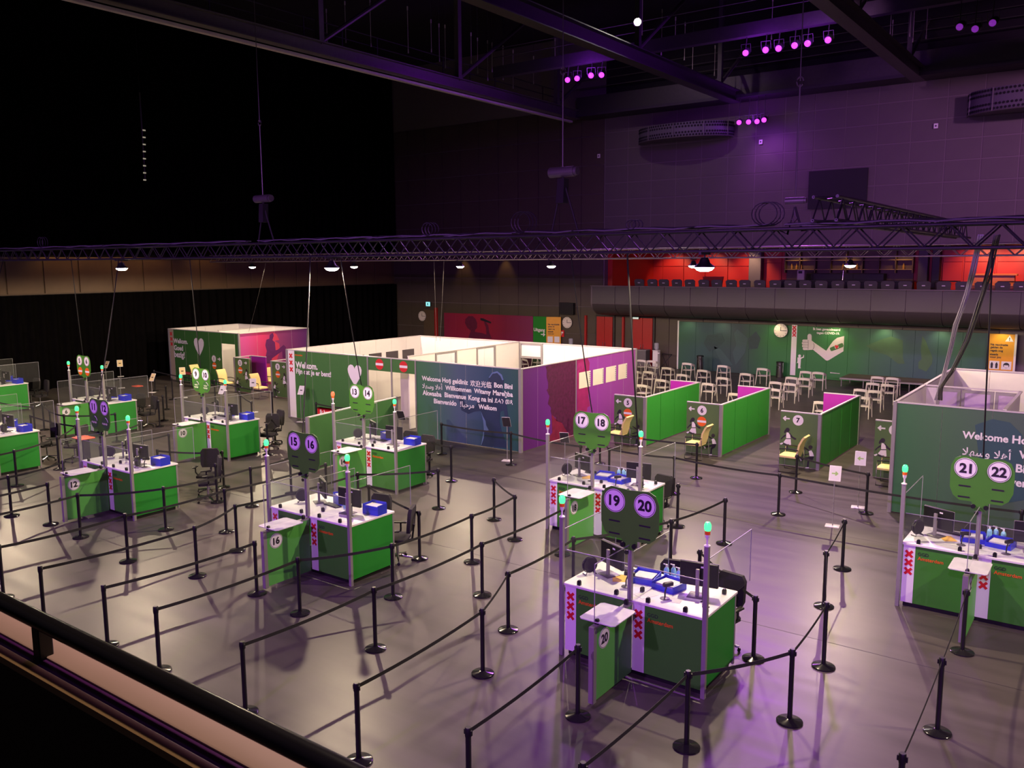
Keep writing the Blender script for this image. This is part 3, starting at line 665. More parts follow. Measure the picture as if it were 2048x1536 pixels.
wall_x(CB, 21.0, 28.45, -25.87, outer=M_DGREEN, sign=-1)
wall_y(CB, -25.87, -20.35, 28.45, outer=M_WALLW)
wall_y(CB, -20.35, -19.2, 28.45, outer=M_WALLW, z0=1.95, n=1); wall_y(CB, -19.2, -14.98, 28.45, outer=M_WALLW)
rail(CB, (-25.87, 21.0), (-14.98, 21.0)); rail(CB, (-14.98, 21.0), (-14.98, 28.45)); rail(CB, (-25.87, 21.0), (-25.87, 28.45)); rail(CB, (-25.87, 28.45), (-14.98, 28.45))
# inner wall with framed windows
def xwin(root, x, y0, y1, z0, z1, m=None, f=.06):
    ox, oy = root.location.x, root.location.y; q = MB(); 
    for a in ((y0, z0, y1, z0 + f), (y0, z1 - f, y1, z1), (y0, z0 + f, y0 + f, z1 - f), (y1 - f, z0 + f, y1, z1 - f)): q.box(x - .03 - ox, a[0] - oy, a[1], x + .04 - ox, a[2] - oy, a[3])
    one('window_frame', q, M_ALU, root)
wall_x(CB, 21.8, 23.2, -20.35, n=1, outer=M_WALLW); wall_x(CB, 24.4, 25.6, -20.35, n=1, outer=M_WALLW); wall_x(CB, 26.8, 28.45, -20.35, n=1, outer=M_WALLW)
wall_x(CB, 23.2, 24.4, -20.35, n=1, outer=M_WALLW, h=1.2); wall_x(CB, 25.6, 26.8, -20.35, n=1, outer=M_WALLW, h=1.6)
xwin(CB, -20.35, 23.2, 24.4, 1.2, 2.58); xwin(CB, -20.35, 25.6, 26.8, 1.6, 2.58)
rail(CB, (-20.35, 21.8), (-20.35, 28.45))
one('window_pane', MB().box(-20.37 + 25.87, 2.26, 1.26, -20.36 + 25.87, 3.34, 2.52), M_GLASS, CB); one('window_pane', MB().box(-20.37 + 25.87, 4.66, 1.66, -20.36 + 25.87, 5.74, 2.52), M_GLASS, CB)
q = MB(); xx = 25.87 - 20.3
for a in ((xx - .02, 1.95, xx + 1.12, 2.03), (xx - .02, 2.52, xx + 1.12, 2.59), (xx - .02, 2.03, xx + .06, 2.52), (xx + 1.04, 2.03, xx + 1.12, 2.52), (xx - .02, 0, xx + .05, 1.95), (xx + 1.05, 0, xx + 1.12, 1.95)): q.box(a[0], 7.40, a[1], a[2], 7.49, a[3])
one('window_frame', q, M_ALU, CB)
wall_y(CB, -22.3, -19.4, 23.4, outer=M_WALLW, h=2.0)
for k in range(4):   # window openings in the left wall
    y0 = 24.2 + k * 1.02
    b = MB().box(.055, y0 - 21, 1.55, .062, y0 - 21 + .75, 2.06); one('window_pane', b, mat('dark_window', (.035, .025, .03), .25), CB)
# print on the front
Yf = 20.998
crosses(CB, -25.66 + 25.87, (2.38, 2.12, 1.86), -.004, .11)
lt(CB, 'GGD', (589.5, 706.5), (594.5, 707), Yf, m=M_DARKTXT); lt(CB, 'Amsterdam', (589.5, 711), (605, 712.5), Yf, m=M_ORANGE)
lt(CB, 'Welkom.', (591.5, 735.5), (635.5, 738.5), Yf, .035); lt(CB, 'Fijn dat je er bent!', (592.8, 747), (662.5, 753.5), Yf, .03)
p = AY(709.5, 748, Yf); one('heart', shape(MB(), Vector((p.x + 25.87, -.003, p.z)), X_, Z_, HEART, .004, s=.43), M_WTXT, CB, smooth=0)
for px, py in ((759, 728.5), (807, 733.5)):
    p = AY(px, py, Yf); stopdisc(CB, (p.x + 25.87, -.003, p.z), .19, m=M_RED)
def ml(s, xl, yl, xr, yr, bold=.03, root=None, y=None): lt(root or CB, s, (820 + xl / 8.533, 720 + yl / 8.533), (820 + xr / 8.533, 720 + yr / 8.533), y or Yf, bold)
ml('Welcome', 205, 340, 527, 375); ml('Ho\u015f geldiniz', 553, 378, 992, 420); ml('\u6b22\u8fce\u5149\u4e34', 1030, 440, 1392, 470, .012); ml('Bon Bini', 1437, 465, 1752, 496)
ml('\ufefc\ufeec\ufeb3\ufeed \ufefc\ufeeb\ufe83', 213, 480, 556, 505, .012); ml('Willkommen', 605, 506, 1047, 554); ml('Witamy', 1095, 560, 1382, 588); ml('Mare\u1e96ba', 1417, 592, 1757, 632)
ml('Akwaaba', 218, 594, 540, 626); ml('Bienvenue', 592, 632, 960, 670); ml('Kong na ini', 1000, 678, 1414, 724); ml('\u12f0\u1213\u1295 \u1218\u133b', 1445, 732, 1752, 760, .012)
ml('Bienvenido', 410, 736, 796, 780); ml('!\ufe8e\ufe92\ufea3\ufeae\ufee3', 860, 795, 1096, 820, .012); ml('Welkom', 1170, 828, 1480, 864)
# singer silhouette on the blue mural
def mp(L): return [(820 + x / 8.533, 720 + y / 8.533) for x, y in L]
poly_y(CB, 'mural_figure', mp([(1345, 300), (1400, 215), (1490, 190), (1570, 250), (1600, 340), (1590, 430), (1560, 520), (1640, 700), (1690, 1080), (1690, 1340), (1640, 1100), (1600, 860), (1540, 880), (1530, 1050), (1560, 1200), (1640, 1400), (1670, 1505), (1205, 1460), (1260, 1250), (1240, 1000), (1210, 870), (1100, 880), (1000, 920), (880, 860), (840, 700), (820, 560), (740, 520), (830, 430), (880, 540), (920, 700), (1010, 850), (1120, 780), (1190, 640), (1250, 560), (1350, 480), (1330, 380)]), Yf, M_BLUED)
poly_y(CB, 'mural_figure', mp([(1215, 880), (1245, 960), (1290, 1040), (1300, 1110), (1345, 1200), (1270, 1210), (1260, 1330), (1225, 1440), (1210, 1460), (1245, 1300), (1262, 1180), (1250, 1040)]), Yf, M_BLUEL, k=1)
poly_y(CB, 'mural_figure', mp([(1345, 300), (1400, 215), (1490, 190), (1570, 250), (1600, 340), (1575, 345), (1545, 275), (1490, 220), (1410, 235), (1360, 305)]), Yf, M_BLUEL, k=1)
# portrait and hatches on the purple side
Xs = -14.978
def sp(L): return [(980 + x / 6.98, 700 + y / 6.98) for x, y in L]
random.seed(11)
hair = [(775, 235), (900, 190), (1195, 140), (1195, 1170), (1130, 1190), (1060, 1120), (1010, 1010), (950, 1000), (900, 930), (860, 900), (850, 800), (810, 740), (830, 640), (790, 560), (810, 450), (790, 340)]
hp = []
for i, a in enumerate(hair):
    b_ = hair[(i + 1) % len(hair)]
    for k in range(3): hp.append((a[0] + (b_[0] - a[0]) * k / 3 + (random.uniform(-14, 14) if k and i > 3 else 0), a[1] + (b_[1] - a[1]) * k / 3 + (random.uniform(-14, 14) if k and i > 3 else 0)))
poly_x(CB, 'mural_portrait', sp(hp), Xs, M_HAIR)
poly_x(CB, 'mural_portrait', sp([(1215, 140), (1360, 110), (1390, 180), (1380, 330), (1385, 520), (1370, 640), (1395, 780), (1360, 800), (1350, 860), (1300, 880), (1330, 920), (1260, 990), (1215, 1000)]), Xs, M_FACE)
poly_x(CB, 'mural_portrait', sp([(1215, 200), (1260, 170), (1330, 160), (1300, 260), (1240, 300), (1215, 420)]), Xs, mat('pink_hair_print', (.34, .025, .17), .5, var=.5, scale=8), k=1)
poly_x(CB, 'mural_portrait', sp([(860, 900), (950, 1000), (1000, 1010), (1060, 1120), (1130, 1190), (1195, 1165), (1195, 1210), (1040, 1250), (860, 1290), (770, 1310), (800, 1250), (870, 1150)]), Xs, mat('shoulder_print', (.20, .01, .05), .5, var=.5, scale=6))
for k, (y0, y1) in enumerate(((24.40, 25.05), (25.32, 25.95), (26.22, 26.85), (27.12, 27.68))):
    b = MB().bbox(-15.0 + 25.87 + .02, y0 - 21, 1.58, -15.0 + 25.87 + .03, y1 - 21, 2.13, .004); one('hatch', b, mat('cream_hatch', (.80, .74, .62), .55), CB)
    q = MB()
    for j in range(7): q.box(-15.0 + 25.87 + .028, y1 - 21 + .035, 1.62 + j * .07, -15.0 + 25.87 + .034, y1 - 21 + .07, 1.655 + j * .07)
    one('hatch_slots', q, M_DARKTXT, CB)
    one('hatch_edge', MB().box(-15.0 + 25.87 + .02, y1 - 21, 1.58, -15.0 + 25.87 + .028, y1 - 21 + .1, 2.13), M_WALLW, CB)
# ---- left booth
LX0, LX1, LY0, LY1 = -39.5, -33.8, 24.65, 28.8
LB = empty('small_booth', (LX0, LY0, 0)); tag(LB, 'smaller open-topped booth at the left with a green front and pink side', 'booth')
LD0, LD1 = -35.16, -34.12
wall_y(LB, LX0, LX0 + .38, LY0, outer=mat('tan_strip', (.42, .36, .26), .5), n=1, name='white_strip'); wall_y(LB, LX0 + .38, LD0, LY0); wall_y(LB, LD0, LD1, LY0, z0=2.06, n=1, name='door_header'); wall_y(LB, LD1, LX1, LY0, n=1)
for i in range(4):
    s = (LY1 - LY0) / 4; b = MB().box(-.05, .003, .02, 0, s - .003, BH - .03, 0); b.m[-3] = 1
    one('mural_panel', b, [M_WALLW, gradmat('pink_mural_%d' % i, 'Y', [(-i * s, (.46, .07, .30)), (1.6 - i * s, (.50, .03, .12)), (2.6 - i * s, (.22, .035, .14)), (4.2 - i * s, (.10, .02, .14))], .5, .5, .9)], LB, (LX1 - LX0, i * s, 0))
wall_x(LB, LY0, LY1, LX0, outer=M_DGREEN, sign=-1); wall_y(LB, LX0, LX1, LY1, outer=M_WALLW)
wall_x(LB, 25.4, 28.8, -36.4, outer=M_WALLW)
for x, y in ((LX0, LY0), (LX1, LY0), (LX1, LY1), (LX0, LY1)): post(LB, x, y)
rail(LB, (LX0, LY0), (LX1, LY0)); rail(LB, (LX1, LY0), (LX1, LY1)); rail(LB, (LX0, LY0), (LX0, LY1)); rail(LB, (LX0, LY1), (LX1, LY1)); rail(LB, (-36.4, 25.4), (-36.4, 28.8))
Yl = LY0 - .002
def lp(x, y): return (330 + x / 6.827, 620 + y / 6.827)
crosses(LB, .19, (2.36, 2.1, 1.84), -.004, .11)
lt(LB, 'Welkom.', lp(120, 448), lp(312, 462), Yl, .035); lt(LB, 'Goed', lp(127, 548), lp(250, 552), Yl, .035); lt(LB, 'bezig!', lp(130, 640), lp(272, 650), Yl, .035)
p = AY(*lp(465, 490), Yl); one('heart', shape(MB(), Vector((p.x - LX0, -.003, p.z)), X_, Z_, HEART, .004, s=.50), M_WTXT, LB, smooth=0)
p = AY(*lp(668, 665), Yl); numdisc(LB, (p.x - LX0, -.003, p.z), .17, '1'); one('arrow', shape(MB(), Vector((p.x - LX0 + .42, -.003, p.z)), X_, Z_, [(-a, b_) for a, b_ in reversed(ARROWL)], .004, s=.12), M_WTXT, LB, smooth=0)
p = AY(*lp(675, 760), Yl); stopdisc(LB, (p.x - LX0, -.003, p.z), .16)
a, b_ = AY(*lp(225, 835), Yl), AY(*lp(385, 890), Yl); one('red_notice', MB().bbox(a.x - LX0, -.008, b_.z, b_.x - LX0, -.002, a.z, .002), M_RED, LB)
zc = (a.z + b_.z) / 2; xw = b_.x - a.x
one('notice_line', MB().bbox(a.x - LX0 + .1 * xw, -.011, zc - .03, a.x - LX0 + .75 * xw, -.008, zc + .03, .001), mat('faded_pink_print', (.62, .22, .18), .5, var=.5, scale=14), LB)
one('notice_emblem', MB().bbox(a.x - LX0 + .82 * xw, -.011, zc - .08, a.x - LX0 + .95 * xw, -.008, zc + .08, .001), M_WTXT, LB)
def lq(L): return [(330 + x / 6.827, 620 + y / 6.827) for x, y in L]
poly_x(LB, 'mural_disc', lq([(1490, 420), (1560, 460), (1570, 560), (1520, 700), (1450, 720), (1430, 600), (1430, 420), (1460, 300), (1520, 330), (1560, 410)]), LX1 + .002, mat('coral_print', (.52, .04, .10), .5))
poly_x(LB, 'mural_dancer', lq([(1425, 390), (1430, 340), (1470, 310), (1485, 350), (1465, 410), (1500, 440), (1510, 550), (1540, 540), (1620, 475), (1650, 510), (1640, 660), (1605, 650), (1600, 560), (1460, 660), (1445, 730), (1385, 730), (1375, 640), (1390, 560), (1370, 480), (1385, 405)]), LX1 + .002, mat('plum_print', (.10, .012, .10), .5, var=.3), k=1)
# ---- right booth
RX0, RX1, RY0, RY1 = -4.25, 4.6, 20.8, 28.4
RB = empty('side_booth', (RX0, RY0, 0)); tag(RB, 'open-topped booth at the right edge with a green blue welcome front', 'booth')
for i in range(9):
    s = (RX1 - RX0) / 9
    one('mural_panel', MB().box(.003, 0, .02, s - .003, .05, BH - .03, 0, front=1), [M_WALLW, gradmat('teal_mural_%d' % i, 'X', [(-i * s, (.035, .155, .050)), (1.2 - i * s, (.055, .145, .065)), (2.6 - i * s, (.065, .115, .085)), (9 - i * s, (.05, .09, .11))], .5, .4, 1.0)], RB, (i * s, 0, 0))
wall_x(RB, RY0, RY1, RX0, outer=M_DGREEN, sign=-1); wall_y(RB, RX0, RX1, RY1, outer=M_WALLW); wall_x(RB, RY0, RY1, RX1, outer=M_DGREEN)
wall_y(RB, RX0 + .05, RX0 + .3, 24.1, outer=M_WALLW, n=1, h=2.58); wall_y(RB, RX0 + 2.05, RX0 + 2.12, 24.1, outer=M_WALLW, n=1, h=2.58); wall_y(RB, RX0 + .3, RX0 + 2.05, 24.1, outer=M_WALLW, h=.9, n=2)
wall_x(RB, 21.0, 24.1, RX0 + 2.17, outer=M_WALLW)
def ywin(root, y, x0, x1, z0, z1, f=.07):
    q = MB(); ox, oy = root.location.x, root.location.y
    for a in ((x0, z0, x1, z0 + f), (x0, z1 - f, x1, z1), (x0, z0 + f, x0 + f, z1 - f), (x1 - f, z0 + f, x1, z1 - f)): q.box(a[0] - ox, y - .03 - oy, a[1], a[2] - ox, y + .05 - oy, a[3])
    w_ = one('window_frame', q, M_ALU, root); one('window_pane', MB().box(x0 + f - ox, y - oy, z0 + f, x1 - f - ox, y + .01 - oy, z1 - f), mat('lilac_film', (.55, .42, .62), .35), root)
ywin(RB, 24.12, RX0 + .3, RX0 + .85, .9, 2.55); ywin(RB, 24.12, RX0 + .88, RX0 + 1.6, .9, 2.55); ywin(RB, 24.12, RX0 + 1.63, RX0 + 2.1, .9, 2.55)
for x, y in ((RX0, RY0), (RX1, RY0), (RX0, RY1)): post(RB, x, y)
rail(RB, (RX0, RY0), (RX1, RY0)); rail(RB, (RX0, RY0), (RX0, RY1)); rail(RB, (RX0, RY1), (RX1, RY1)); rail(RB, (RX0, 24.1), (RX0 + 2.17, 24.1)); rail(RB, (RX0 + 2.17, 21.0), (RX0 + 2.17, 24.1))
Yr = RY0 - .002; ox = -2.84; k = 4.26 / 1545 * 1.0
ox0 = ox - 205 * k
def rl(s, xl, xr, z, bold=.03): lettering(RB, s, (ox0 + xl * k - RX0, -.006, z), X_, Z_, width=(xr - xl) * k, bold=bold)
rl('Welcome', 205, 527, 1.93); rl('Ho\u015f geldiniz', 553, 992, 1.93); rl('\ufefc\ufeec\ufeb3\ufeed \ufefc\ufeeb\ufe83', 213, 556, 1.56, .012); rl('Willkommen', 605, 1047, 1.62)
rl('Akwaaba', 218, 540, 1.31); rl('Bienvenue', 592, 960, 1.31); rl('Bienvenido', 410, 796, 1.0)
poly_y(RB, 'mural_figure', [(1950, 850), (1985, 838), (2020, 845), (2045, 870), (2048, 1000), (1990, 1010), (1960, 930)], Yr, mat('teal_shadow_print', (.03, .085, .095), .5))

# ---- low partitions with numbers
FG = dict(
 girl_dark=[[(268 + 32 * cos(t), 765 + 34 * sin(t)) for t in [k * .52 for k in range(12)]], [(250, 750), (228, 765), (218, 800), (232, 818), (252, 790)], [(255, 825), (225, 840), (185, 880), (172, 900), (185, 908), (205, 882), (255, 850)], [(285, 808), (300, 805), (350, 865), (402, 893), (400, 910), (375, 912), (332, 880), (296, 840)], [(254, 889), (318, 889), (318, 901), (254, 901)], [(215, 965), (285, 978), (282, 1006), (240, 992), (200, 976)], [(262, 1000), (284, 1002), (282, 1060), (264, 1060)]],
 girl_white=[[(258, 800), (285, 805), (310, 840), (318, 889), (255, 889), (253, 840)], [(250, 901), (320, 901), (328, 975), (270, 978), (214, 950)], [(163, 966), (203, 950), (210, 970), (180, 986)], [(300, 977), (330, 973), (325, 992), (300, 987)]],
 boy_dark=[[(610 + 30 * cos(t), 1025 + 31 * sin(t)) for t in [k * .52 for k in range(12)]], [(600, 1070), (593, 1088), (540, 1052), (505, 1022), (515, 1013), (562, 1042)], [(628, 1085), (604, 1132), (500, 1152), (500, 1134), (580, 1122), (612, 1090)], [(600, 1160), (667, 1160), (650, 1212), (600, 1247), (596, 1325), (570, 1325), (575, 1240), (600, 1197), (510, 1222), (488, 1206), (500, 1188), (580, 1174)]],
 boy_white=[[(588, 1082), (625, 1070), (650, 1110), (667, 1160), (605, 1160)], [(555, 1326), (600, 1326), (600, 1343), (552, 1343)], [(458, 1192), (475, 1198), (497, 1226), (480, 1238)]])
def fuv(p):
    X, Y = p; t = (X - 160) / 565; top = 470 + 55 * t; bot = 1290 + 80 * t
    return t * 1.1, 1.6 * (bot - Y) / (bot - top)
def partition(x0, num, mirror, stop, lab, y0=23.95, y1=28.1, cut=None):
    w_ = 1.1
    t = empty('low_partition', (x0, y0, 0)); tag(t, lab, 'partition')
    M_PF = mat('olive_green_print', (.085, .165, .048), .5, var=.12, scale=1.5)
    f = part('front_panel', 'ppf', lambda b: b.box(0, 0, .03, w_ - .05, .05, 1.57), M_PF, t)
    xs_ = w_ if not mirror else 0.0
    n = 4; s = (y1 - y0) / n
    for i in range(0 if mirror else n):
        part('side_panel', 'pps', lambda b: b.box(-.025, .02, .03, .025, s - .004, 1.57), M_LGREEN, t, (xs_, .03 + i * s, 0))
    if mirror: y1 = y0 + .9
    part('rear_panel', 'ppr', lambda b: b.box(0, 0, .03, w_ - .05, .05, 1.57), M_MAGENTA, t, (0 if not mirror else .05, y1 - y0, 0))
    for (x, y) in ((xs_, 0.02), (xs_, y1 - y0 + .02)): part('corner_post', 'ppp', lambda b: b.bbox(-.05, -.05, 0, .05, .05, 1.6, .01), M_ALU, t, (x, y, 0))
    part('top_rail', 'ptr%d' % int(mirror), lambda b: b.box(0, -.005, 1.57, w_, .055, 1.6).box(xs_ - .03, 0, 1.57, xs_ + .03, y1 - y0, 1.6).box(0, y1 - y0 - .005, 1.57, w_, y1 - y0 + .055, 1.6), mat('rail_white_alu', (.62, .58, .58), .4, .2), t)
    mu = (lambda u: w_ - .03 - u) if mirror else (lambda u: u)
    cu = .50 if not mirror else .42
    numdisc(f, (cu, -.002, 1.36), .15, num, ring=False)
    ar = ARROWL if not mirror else [(-a, b_) for a, b_ in reversed(ARROWL)]
    one('arrow', shape(MB(), Vector((.16 if not mirror else .82, -.002, 1.38)), X_, Z_, ar, .004, s=.10), M_WTXT, f, smooth=0)
    if stop: stopdisc(f, (cu, -.002, 1.02), .15)
    for key, m in (('girl_dark', M_DARKTXT), ('girl_white', M_WTXT), ('boy_dark', M_DARKTXT), ('boy_white', M_WTXT)):
        def bld(b, key=key, mirror=mirror):
            for pl in FG[key]:
                q = [fuv(p) for p in pl]; q = [(mu(u), v) for u, v in q]
                b.ext([(u, -.002, v) for u, v in q], (0, -.004 if 'dark' in key else -.006, 0))
        part('child_silhouette', 'fg%s%d' % (key, mirror), bld, m, f, smooth=0)
    return t
partition(-13.36, '5', False, True, 'low green partition marked 5 with magenta rear panel beside the purple booth wall')
partition(-10.83, '6', False, True, 'low green partition marked 6, middle of the row right of the booth')
partition(-7.93, '7', False, False, 'low green partition marked 7 with magenta rear panel and no stop disc')
partition(-5.37, '8', False, False, 'low green partition marked 8 half hidden by the right booth')
partition(-33.25, '2', True, True, 'low green partition marked 2 in front of the pink booth side')
partition(-30.6, '3', True, True, 'low green partition marked 3 half hidden by the big booth')
def visitor_chair(x, y, rz, lab):
    t = empty('visitor_chair', (x, y, 0), rz); tag(t, lab, 'chair', 'cream visitor chairs by the partitions')   # faces +X at rz=0
    part('seat', 'vcs', lambda b: b.bbox(-.22, -.24, .42, .27, .24, .50, .035), M_YELLOW, t)
    part('backrest', 'vcb', lambda b: b.sweep([(-.20, 0, .46), (-.25, 0, .62), (-.28, 0, .80), (-.37, 0, .98), (-.42, 0, 1.04)], [(-.23, -.025), (.23, -.025), (.23, .025), (-.23, .025)]), M_YELLOW, t)
    for s in (-1, 1):
        part('leg', 'vcl%d' % s, lambda b: b.tube([(.24, s * .26, .66), (.25, s * .26, .40), (.25, s * .26, 0.012), (-.30, s * .26, 0.012), (-.27, s * .26, .62)], .012), M_CHROME, t)
        part('armrest', 'vca%d' % s, lambda b: b.tube([(-.27, s * .26, .66), (.0, s * .26, .68), (.24, s * .26, .66)], .018), M_BLACK, t)
for x, rz, lab in ((-12.9, pi, 'cream visitor chair in front of partition 5 beside the purple booth'), (-10.25, pi, 'cream visitor chair in front of partition 6 between its neighbours'), (-7.42, pi, 'cream visitor chair in front of partition 7 nearest the arrow stands'), (-4.85, pi, 'cream visitor chair in front of partition 8, cut off by the booth')):
    visitor_chair(x, 23.4, rz, lab)
for x, y, lab in ((-33.3, 23.5, 'cream visitor chair left of partition 2 by the booth doorway'), (-30.75, 23.4, 'cream visitor chair left of partition 3'), (-32.0, 25.2, 'cream visitor chair between partitions 2 and 3'), (-36.0, 23.9, 'cream visitor chair under the disc marked 1')):
    visitor_chair(x, y, 0, lab)
hd = empty('drink_urn', (-31.5, 26.0, 0)); tag(hd, 'tall black stand with a cream dome behind partition 3', 'stand')
one('column', MB().bbox(-.22, -.22, 0, .22, .22, 1.02, .02), M_BLACK, hd); one('table_top', MB().lathe([(.42, 1.02), (.42, 1.06), (.4, 1.07)], n=24), M_CHAIRW, hd); one('dome', MB().lathe([(.22, 1.07), (.24, 1.15), (.2, 1.28), (.1, 1.36), (.0, 1.38)], n=20), M_YELLOW, hd)

# ---- green screen behind desk 13 14
GS = empty('green_screen', (-18.35, 15.5, 0)); tag(GS, 'tall green screen wall standing behind desk 13 14', 'screen')
for i in range(4): part('screen_panel', 'gsp', lambda b: b.box(-.03, .004, .04, .03, 1.01, 1.57), M_DGREEN, GS, (-i * .13, i * 1.02, 0), R(7))
for i in (0, 4): part('screen_post', 'gsq', lambda b: b.bbox(-.05, -.04, 0, .05, .04, 1.6, .008), M_ALU, GS, (-i * .13, i * 1.02, 0))
one('top_rail', MB().sweep([(0, 0, 1.585), (-.52, 4.08, 1.585)], [(-.035, -.015), (.035, -.015), (.035, .015), (-.035, .015)]), M_WHITE, GS)

# ---- mural wall under the rear balcony
YM = 43.0
MW = empty('mural_wall', (AY(1357, 700, YM).x, YM, 0)); tag(MW, 'long green mural wall with a thumbs-up arm under the rear balcony', 'wall panel')
x0 = MW.location.x; xe = AY(1974, 700, YM).x; n = 15; s = (xe - x0) / n
for i in range(n):
    one('mural_panel', MB().bbox(i * s + .003, 0, .02, (i + 1) * s - .003, .06, 2.62, .003), gradmat('mural_wall_print_%d' % i, 'X', [(0, (.022, .10, .055)), (1.5, (.022, .075, .075)), (3.6, (.024, .055, .060)), (4.6, (.02, .11, .045)), (5.4, (.020, .17, .035)), (9.0, (.020, .17, .035)), (10.2, (.03, .12, .06)), (12.4, (.03, .085, .10)), (14.0, (.03, .13, .07)), (15.2, (.02, .08, .085))], .5, .3, .8), MW)
one('white_edge', MB().bbox(-.08, -.02, 0, 0, .08, 2.66, .01), M_WHITE, MW)
def z5(L): return [(1540 + x / 6.4, 640 + y / 6.4) for x, y in L]
Ym = YM - .002
poly_y(MW, 'white_strip', z5([(283, 62), (350, 66), (322, 708), (255, 704)]), Ym, M_WTXT)
for q in ((312, 97), (312, 142), (310, 190)):
    p = AY(*z5([q])[0], Ym); one('cross', shape(MB(), Vector((p.x - x0, -.008, p.z)), X_, Z_, cross_pts(.12, .032), .004), M_RED, MW, smooth=0)
poly_y(MW, 'arm_print', z5([(480, 200), (490, 182), (510, 176), (528, 186), (533, 204), (533, 262), (568, 290), (720, 395), (770, 320), (810, 268), (860, 228), (950, 205), (940, 400), (750, 515), (730, 521), (710, 512), (650, 460), (550, 380), (490, 385), (430, 385), (418, 370), (424, 352), (412, 345), (410, 325), (420, 317), (408, 305), (408, 285), (418, 280), (413, 262), (425, 250), (480, 250)]), Ym, mat('pale_skin_print', (.72, .66, .64), .5, var=.02))
for L in ([(415, 282), (485, 285), (485, 288), (415, 285)], [(412, 316), (488, 318), (488, 321), (412, 319)], [(420, 348), (488, 350), (488, 353), (420, 351)], [(560, 296), (568, 320), (566, 350), (550, 378), (546, 376), (561, 348), (563, 320), (555, 298)], [(485, 255), (489, 255), (492, 300), (489, 380), (485, 380), (488, 300)]):
    poly_y(MW, 'finger_line', z5(L), Ym, M_DARKTXT, k=1)
poly_y(MW, 'plaster_print', z5([(765, 365), (775, 352), (915, 296), (932, 298), (942, 330), (935, 346), (795, 398), (780, 396)]), Ym, M_DGREEN, k=1)
poly_y(MW, 'plaster_pad', z5([(825, 333), (872, 318), (882, 352), (836, 368)]), Ym, M_WTXT, k=2)
p = AY(*z5([(853, 343)])[0], Ym); one('heart', shape(MB(), Vector((p.x - x0, -.011, p.z)), X_, Z_, HEART, .004, s=.11), M_RED, MW, smooth=0)
poly_y(MW, 'figure_print', z5([(352, 480), (378, 474), (400, 480), (425, 470), (428, 447), (435, 447), (434, 480), (405, 492), (396, 500), (392, 560), (388, 605), (396, 618), (358, 618), (362, 560), (356, 545), (342, 556), (352, 530)]), Ym, M_WTXT)
p = AY(*z5([(379, 459)])[0], Ym); one('figure_print', disc(MB(), (p.x - x0, -.002, p.z), X_, Z_, .07, .004, 14), M_WTXT, MW)
lt(MW, 'Ik ben gevaccineerd', z5([(552, 130)])[0], z5([(898, 138)])[0], Ym - .002, .03); lt(MW, 'tegen COVID-19.', z5([(596, 178)])[0], z5([(892, 186)])[0], Ym - .002, .03)
poly_y(MW, 'small_print', z5([(770, 668), (893, 682), (893, 690), (770, 680)]), Ym, mat('faded_white_print', (.5, .52, .5), .5, var=.5, scale=12))
M_OLIVE = mat('olive_ghost_print', (.048, .125, .050), .5, var=.4, scale=1.5)
poly_y(MW, 'ghost_hand', z5([(1230, 330), (1420, 250), (1550, 210), (1700, 260), (1700, 480), (1725, 560), (1640, 560), (1500, 450), (1330, 400)]), Ym, M_OLIVE)
poly_y(MW, 'ghost_hand', z5([(1950, 200), (1990, 260), (2045, 400), (2080, 480), (2075, 560), (2000, 660), (1900, 620), (1900, 540), (1940, 500), (1930, 380)]), Ym, M_OLIVE)
for L in ([(1100, 190), (1135, 150), (1175, 160), (1185, 210), (1140, 230)], ):
    pass
M_TEALD = mat('dark_teal_print', (.017, .050, .055), .5, var=.3)
def zb(L): return [(1240 + x / 6.4, 630 + y / 6.4) for x, y in L]
for L, m in (([(1120, 260), (1300, 230), (1340, 330), (1260, 420), (1140, 470), (1070, 360)], M_TEALD), ([(1200, 400), (1290, 440), (1390, 560), (1440, 640), (1320, 650), (1250, 520)], mat('teal_ghost_print', (.035, .085, .085), .5)), ([(1500, 180), (1640, 300), (1600, 480), (1480, 640), (1440, 480), (1490, 380), (1460, 240)], mat('teal_ghost_print', (.035, .085, .085), .5)), ([(1640, 300), (1740, 210), (1800, 300), (1760, 430), (1650, 440)], M_TEALD)):
    poly_y(MW, 'ghost_figure', zb(L), Ym, m)
for px, k in ((1373, 1), (1440, 1), (1549, 1.0), (1668, 2.2), (1768, 2.2), (1880, 1.6)):
    xx = AY(px, 645, 42.6).x; spot('mural_downlight', (xx, 42.45, 2.84), (xx, 43.0, 1.5), 22 * k, (1.0, .86, .45), 110, .8, .04)
